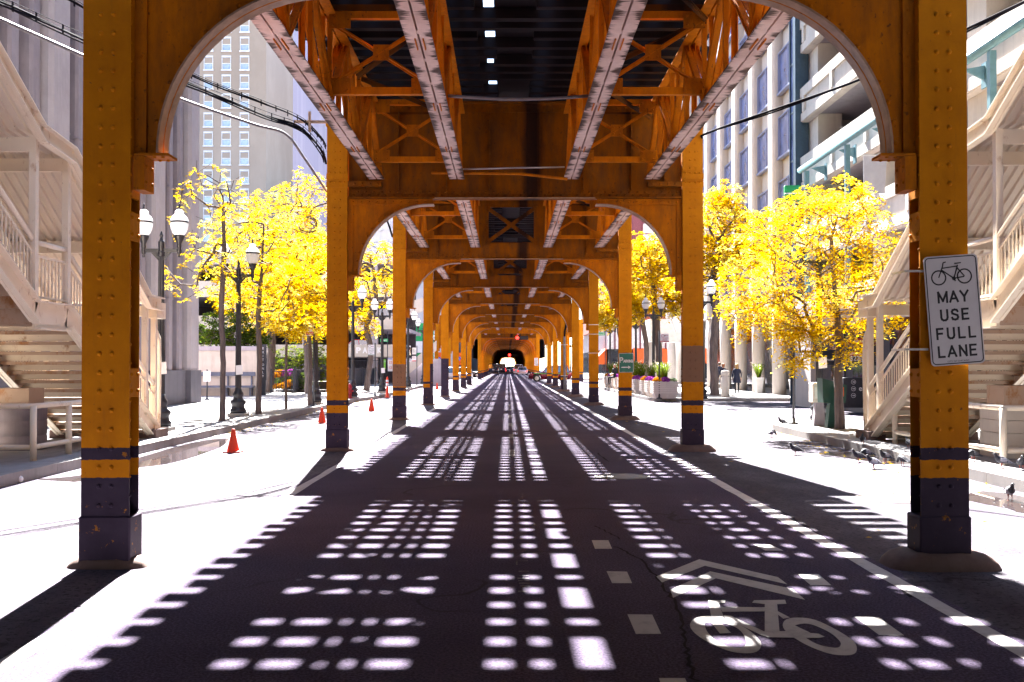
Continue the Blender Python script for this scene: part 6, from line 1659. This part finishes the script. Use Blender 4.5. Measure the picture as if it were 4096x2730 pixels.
# ------------------------------------------------------------------ people
def person(lab, loc, face, h, top, legs, hair, pose='walk', coat=0, female=False, long_hair=False, shoes='blackc', hat=None, seat=False):
    """body: one skin-grown mesh. Local +Y is where the person faces. face = rotation about Z"""
    k = h / 1.75
    V, E, Rr = [], [], []
    def v(p, r, par=None):
        V.append(Vector(p)); Rr.append(r)
        if par is not None: E.append((par, len(V) - 1))
        return len(V) - 1
    sw = .0
    sh = .175 if female else .20
    pel = v((0, 0, .96), .135); wa = v((0, .01, 1.12), .115 if female else .13, pel); chst = v((0, 0, 1.32), .145, wa); nb = v((0, -.01, 1.46), .07, chst); nk = v((0, .01, 1.53), .052, nb)
    hd = v((0, .025, 1.63), .083, nk); crown_ = v((0, .015, 1.70), .065, hd)
    a_l, a_r = (.32, -.22) if pose == 'walk' else ((.05, -.05) if pose == 'stand' else (1, 1))
    hands, feet = [], []
    for s, st in ((1, a_l), (-1, a_r)):
        shd = v((s * sh, 0, 1.42), .058, chst)
        if seat: el = v((s * (sh + .04), .02, 1.16), .042, shd); wr_ = v((s * .10, .22, 1.08), .030, el); d = Vector((-s * .2, .8, -.1))
        else: el = v((s * (sh + .06), -.10 * st - .01, 1.14), .042, shd); wr_ = v((s * (sh + .05), -.35 * st + .06, .91), .030, el); d = Vector((0, .1, -1))
        d.normalize(); p = V[wr_]
        pm = v(p + d * .06, .034, wr_); hands.append(pm)
        side = Vector((0, 1, 0)) if not seat else Vector((1, 0, 0))
        for q, (o, L) in enumerate(((-.027, .062), (-.009, .075), (.009, .070), (.027, .056))):
            b = v(p + d * .095 + side * o, .009, pm); v(p + d * (.095 + L) + side * o * 1.15 + Vector((-s * .012, 0, 0)), .0075, b)
        th = v(p + d * .05 + side * .042, .010, pm); v(p + d * .09 + side * .06, .008, th)
        hip = v((s * .09, 0, .90), .095, pel)
        if seat: kn = v((s * .11, .42, .86), .062, hip); an = v((s * .10, .46, .44), .042, kn); to = v((s * .10, .60, .38), .035, an)
        else:
            kn = v((s * .10, .20 * st + .03, .50), .06, hip); an = v((s * .09, .40 * st - .05, .10), .043, kn); to = v((s * .10, .40 * st + .12, .035), .034, an)
        feet.append(to)
    v((0, .105, 1.615), .016, hd)                     # nose
    for s in (-1, 1): v((s * .088, .0, 1.625), .018, hd)
    me = bpy.data.meshes.new('body'); me.from_pydata([p * k for p in V], E, []); o = bpy.data.objects.new('body', me); C.objects.link(o)
    md = o.modifiers.new('skin', 'SKIN'); md.use_smooth_shade = True
    for i, sv in enumerate(me.skin_vertices[0].data): sv.radius = (Rr[i] * k, Rr[i] * k * (.72 if i in (0, 1, 2) else 1)); sv.use_root = i == 0
    sb = o.modifiers.new('sub', 'SUBSURF'); sb.levels = 1; sb.render_levels = 1
    dg = bpy.context.evaluated_depsgraph_get(); bpy.context.view_layer.update()
    m2 = bpy.data.meshes.new_from_object(o.evaluated_get(dg)); bpy.data.objects.remove(o)
    t = thing('person', lab, 'person', loc, face)
    for m in (M['skin'], M[top], M[legs], M[shoes]): m2.materials.append(m)
    hp = [V[i] * k for i in hands]
    for p in m2.polygons:
        c = p.center; p.use_smooth = True
        if c.z > 1.49 * k: i = 0
        elif min((c - q).length for q in hp) < .115 * k and (abs(c.x) > .14 * k or seat): i = 0
        elif min((c - V[q] * k).length for q in feet) < .13 * k: i = 3
        elif c.z > .93 * k and not (seat and c.y > .25 * k): i = 1
        else: i = 2
        p.material_index = i
    b = bpy.data.objects.new('body', m2); C.objects.link(b); b.parent = t
    mb = MB()
    pr = [(1.735, .012), (1.725, .06), (1.69, .088), (1.64, .094), (1.59, .090), (1.55, .07)] if not long_hair else [(1.74, .012), (1.73, .065), (1.69, .095), (1.62, .105), (1.54, .115), (1.46, .10), (1.43, .06)]
    n = 16; vs = []
    for z, r_ in pr:
        for j in range(n):
            a = 2 * math.pi * j / n; fy = math.sin(a)
            rr = r_ if not (fy > .3 and z < 1.68) else r_ * .72
            vs.append((rr * math.cos(a) * .95 * k, (rr * fy * 1.05 - .01 + (.0 if fy < .3 else -.01)) * k, (z + (.03 if fy > .3 and z < 1.68 else 0)) * k))
    mb.add(vs, [(i * n + j, (i + 1) * n + j, (i + 1) * n + (j + 1) % n, i * n + (j + 1) % n) for i in range(len(pr) - 1) for j in range(n)] + [tuple(range(n))], True)
    mb.build('hair', M[hair], t)
    if female:
        mb = MB(); mb.tube([(-.02 * k, .112 * k, 1.575 * k), (.02 * k, .112 * k, 1.575 * k)], .006, 5); mb.build('mouth', M['lips'], t)
    if coat:
        mb = MB(); n = 18; vs = []; pr = [(1.47, .10, .08), (1.42, .19, .105), (1.30, .185, .14), (1.12, .155, .135), (.96, .185, .155), (coat, .235, .20)]
        for z, rx_, ry_ in pr:
            for j in range(n): a = 2 * math.pi * j / n; vs.append((rx_ * math.cos(a) * k, ry_ * math.sin(a) * k, z * k))
        mb.add(vs, [(i * n + j, (i + 1) * n + j, (i + 1) * n + (j + 1) % n, i * n + (j + 1) % n) for i in range(len(pr) - 1) for j in range(n)], True); mb.build('coat', M[top], t)
    if hat:
        mb = MB(); mb.lathe([(.12 * k, 1.67 * k), (.125 * k, 1.69 * k), (.10 * k, 1.70 * k), (.12 * k, 1.76 * k), (.06 * k, 1.80 * k), (.01, 1.81 * k)], 14, (0, .01, 0)); mb.build('cap', M[hat], t)
    return t
person('man in a navy jacket and khaki trousers walking by the stone columns', (13.3, 62.8, .15), R(-10), 1.74, 'navy', 'khaki', 'brownh')
person('woman with ginger bun in a navy jacket and jeans, middle of three walkers', (11.40, 52.9, .15), R(8), 1.64, 'navy', 'jean', 'ginger', female=True)
person('woman with blond hair in a dark coat and dark tights, rightmost walker', (12.05, 52.6, .15), R(-6), 1.63, 'navy', 'blackc', 'blond', coat=.66, female=True, long_hair=True)
person('person in black walking, mostly hidden by the second right column', (8.32, 43.6, 0), R(-75), 1.76, 'blackc', 'blackc', 'brownh')
person('person in a black suit and white shirt seated on a slatted planter', (6.75, 63.0, .12), R(120), 1.66, 'blackc', 'blackc', 'brownh', seat=True, pose='sit')
person('person with white cap and pale shirt standing behind the planters', (9.85, 77, .15), R(150), 1.74, 'whitec', 'khaki', 'brownh', 'stand', hat='white')
person('woman with blond hair standing behind the planters', (10.25, 77.5, .15), R(190), 1.64, 'whitec', 'jean', 'blond', 'stand', female=True, long_hair=True)
person('dark-haired person in a white shirt standing behind the planters', (10.85, 78, .15), R(170), 1.76, 'whitec', 'jean', 'brownh', 'stand')

# ------------------------------------------------------------------ pigeons
def pigeon_meshes(peck):
    st = [(-.205, .085, .030, .006), (-.15, .098, .038, .012), (-.10, .115, .042, .030), (-.04, .135, .058, .056), (.02, .150, .064, .066), (.065, .168, .054, .060)]
    st += [(.095, .200, .034, .038), (.108, .228, .025, .026), (.118, .250, .024, .024), (.135, .256, .022, .021), (.150, .254, .010, .010)] if not peck else [(.105, .150, .036, .040), (.135, .120, .026, .028), (.152, .092, .023, .023), (.160, .072, .020, .020), (.165, .058, .009, .009)]
    mb = MB(); n = 12; vs = []
    for i, (x, z, ry, rz) in enumerate(st):
        a_, b_ = st[max(i - 1, 0)], st[min(i + 1, len(st) - 1)]; d = Vector((b_[0] - a_[0], 0, b_[1] - a_[1])).normalized(); up = Vector((-d.z, 0, d.x))
        for j in range(n):
            a = 2 * math.pi * j / n; q = Vector((x, 0, z)) + Vector((0, math.cos(a) * ry, 0)) + up * math.sin(a) * rz; vs.append(q)
    mb.add(vs, [(i * n + j, i * n + (j + 1) % n, (i + 1) * n + (j + 1) % n, (i + 1) * n + j) for i in range(len(st) - 1) for j in range(n)] + [tuple(range(n - 1, -1, -1)), tuple(range((len(st) - 1) * n, len(st) * n))], True)
    for f in range(len(mb.m)): mb.m[f] = 1 if f // n >= 5 and f < (len(st) - 1) * n else 0
    e = st[-1]; bd = Vector((.025, 0, -.008)) if not peck else Vector((.006, 0, -.026)); bk = MB(); bk.tube([Vector((e[0] - .004, 0, e[1])), Vector((e[0], 0, e[1])) + bd], [.006, .002], 6)
    wg = []
    for s in (-1, 1):
        w = MB(); P = [(.06, .165), (.03, .185), (-.04, .175), (-.12, .130), (-.185, .098), (-.13, .108), (-.05, .112), (.02, .122), (.055, .140)]
        k = len(P); vs = []
        for y in (.052, .068): vs += [(x, s * (y if -.1 < x < .05 else y - .018), z) for x, z in P]
        w.add(vs, [tuple(range(k)), tuple(range(2 * k - 1, k - 1, -1))] + [(i, i + k, (i + 1) % k + k, (i + 1) % k) for i in range(k)])
        w.mi = 1
        for x in (-.07, -.115): w.add([(x, s * .069, .150 + (x + .07) * .6), (x - .014, s * .069, .145 + (x + .07) * .6), (x - .005, s * .0685, .112), (x + .012, s * .0685, .113)], [(0, 1, 2, 3)])
        wg.append(w)
    lg = []
    for s in (-1, 1):
        l = MB(); l.tube([(.01, s * .026, .10), (.018, s * .027, .045), (.005, s * .027, .006)], [.014, .006, .005], 6)
        for a in (-.5, 0, .5, 3.14): l.tube([(.005, s * .027, .006), (.005 + .032 * math.cos(a), s * .027 + .032 * math.sin(a), .004)], [.004, .002], 4)
        lg.append(l)
    return mb, bk, wg, lg
def pigeon_proto(peck, body, wing):
    t = thing('pigeon', 'x', 'pigeon', (0, 0, 0), 0, 'pigeons around the right kerb')
    mb, bk, wg, lg = pigeon_meshes(peck); mb.build('body', [M[body], M['pigd']], t); bk.build('beak', M['pigd'], t)
    for w in wg: w.build('wing', [M[wing], M['pigd']], t)
    for l in lg: l.build('leg', M['pink'], t)
    return t
pp = {}
PG = [(3131, 1705, .15, 0, 'd', 150, 'dark pigeon pecking on the pavement beside the thin sign pole'), (3085, 1750, 0, 1, 'g', 20, 'grey pigeon alone at far left of the flock, near the kerb corner'), (3184, 1821, 0, 0, 'd', 160, 'black pigeon standing alone in the sunlit lane, upright'),
      (3450, 1781, .15, 0, 'g', 250, 'grey pigeon standing on the kerb near the stair foot'), (3437, 1850, 0, 0, 'd', 165, 'large dark pigeon at the left of the puddle group'), (3468, 1836, 0, 1, 'g', 190, 'grey pigeon bending into the puddle behind the dark one'),
      (3497, 1876, 0, 0, 'w', 170, 'pale-winged pigeon in front of the puddle group'), (3542, 1851, 0, 0, 'g', 200, 'barred grey pigeon at the right of the puddle group'), (3612, 1865, 0, 1, 'd', 110, 'dark pigeon with its back turned, beside the sign column'),
      (3638, 1798, .15, 0, 'd', 100, 'dark pigeon on the pavement half hidden by the sign column'), (3940, 1813, .15, 0, 'w', 120, 'plump pale grey pigeon behind the right guard rail'), (3975, 1822, .15, 0, 'g', 70, 'grey pigeon beside the plump pale one behind the guard rail'),
      (3895, 1846, .15, 1, 'd', 200, 'dark pigeon feeding at the kerb edge just right of the sign column'), (4010, 1874, .15, 0, 'g', 165, 'dark barred pigeon on the kerb below the guard rail'), (4085, 1882, .15, 0, 'd', 250, 'dark pigeon cut by the right picture edge on the kerb'),
      (4039, 2003, 0, 0, 'w', 262, 'grey pigeon with pale chest standing in the right gutter puddle')]
for i, (u, v_, z, pk, kd, rz, lab) in enumerate(PG):
    key = (pk, kd)
    if key not in pp:
        pp[key] = pigeon_proto(pk, {'d': 'pigd', 'g': 'pig', 'w': 'pigl'}[kd], {'d': 'pig', 'g': 'pigl', 'w': 'pigw'}[kd]); o = pp[key]
    else: o = copy_tree(pp[key])
    o.location = gd(u, v_, z); o.rotation_euler = (0, 0, R(rz)); o['label'] = lab; o.scale = (.84, .84, .84)
o = copy_tree(pp[(0, 'd')]); o.location = Vector((7.68, 16.95, 5.50)); o['label'] = 'pigeon perched on the roof edge of the right stair'; o.rotation_euler = (0, 0, R(170))
# fallen leaves along the kerbs
r = random.Random(9); mb = MB()
for k in range(520):
    s = r.random()
    if s < .5: x, y = KL + abs(r.gauss(0, .25)) + .02, r.uniform(24, 60)
    elif s < .8: x, y = KR - abs(r.gauss(0, .5)) - .02, r.uniform(13, 29)
    else: x, y = r.uniform(3.5, 6.8), r.uniform(7, 45)
    a = r.uniform(0, 6.28); L, w = r.uniform(.03, .06), .014; dx, dy = math.cos(a), math.sin(a); z = .008
    mb.add([(x - dx * L, y - dy * L, z), (x - dy * w, y + dx * w, z + .006), (x + dx * L, y + dy * L, z), (x + dy * w, y - dx * w, z + .004)], [(0, 1, 2, 3)])
tag(mb.build('fallen_leaves', M['leaf']), 'fallen yellow leaves along the gutters and kerbs', 'fallen leaves', None, 'stuff')
# ------------------------------------------------------------------ camera, sun, sky
cd = bpy.data.cameras.new('camera'); cam = bpy.data.objects.new('camera', cd); C.objects.link(cam)
cam.location = (0, 0, CAMH); cam.rotation_euler = (math.pi / 2 + PITCH, 0, 0)
cd.sensor_width = 36; cd.lens = F / 4096 * 36; cd.clip_end = 3000; cd.clip_start = .1
cd.shift_x = (2048 - PX) / 4096; cd.shift_y = (PY - 1365) / 4096
sc.camera = cam
SUN_EL, SUN_AZ = R(43.7), math.atan2(-.105, 1)      # azimuth from +Y, positive towards +X
sd = Vector((math.sin(SUN_AZ) * math.cos(SUN_EL), math.cos(SUN_AZ) * math.cos(SUN_EL), math.sin(SUN_EL)))
sl = bpy.data.lights.new('sun', 'SUN'); sl.energy = 5.0; sl.angle = R(.53); sl.color = (1, .975, .945)
so = bpy.data.objects.new('sun', sl); C.objects.link(so); so.location = (0, 0, 60)
so.rotation_euler = (-sd).to_track_quat('-Z', 'Y').to_euler()
w = bpy.data.worlds.new('World'); sc.world = w; w.use_nodes = True
nt = w.node_tree; bg = nt.nodes['Background']; sky = nt.nodes.new('ShaderNodeTexSky'); sky.sky_type = 'NISHITA'
sky.sun_disc = False; sky.sun_elevation = SUN_EL; sky.sun_rotation = SUN_AZ; sky.air_density = 1.0; sky.dust_density = 0.2; sky.ozone_density = 1.0
nt.links.new(sky.outputs[0], bg.inputs[0]); bg.inputs[1].default_value = .05
sc.view_settings.view_transform = 'Standard'; sc.view_settings.look = 'None'; sc.view_settings.exposure = 3.85; sc.view_settings.gamma = 1
sc.render.engine = 'CYCLES'
sc.cycles.use_denoising = True
sc.cycles.max_bounces = 8; sc.cycles.diffuse_bounces = 5; sc.cycles.glossy_bounces = 3; sc.cycles.transmission_bounces = 4; sc.cycles.transparent_max_bounces = 6
sc.cycles.sample_clamp_indirect = 4.0; sc.cycles.caustics_reflective = False; sc.cycles.caustics_refractive = False
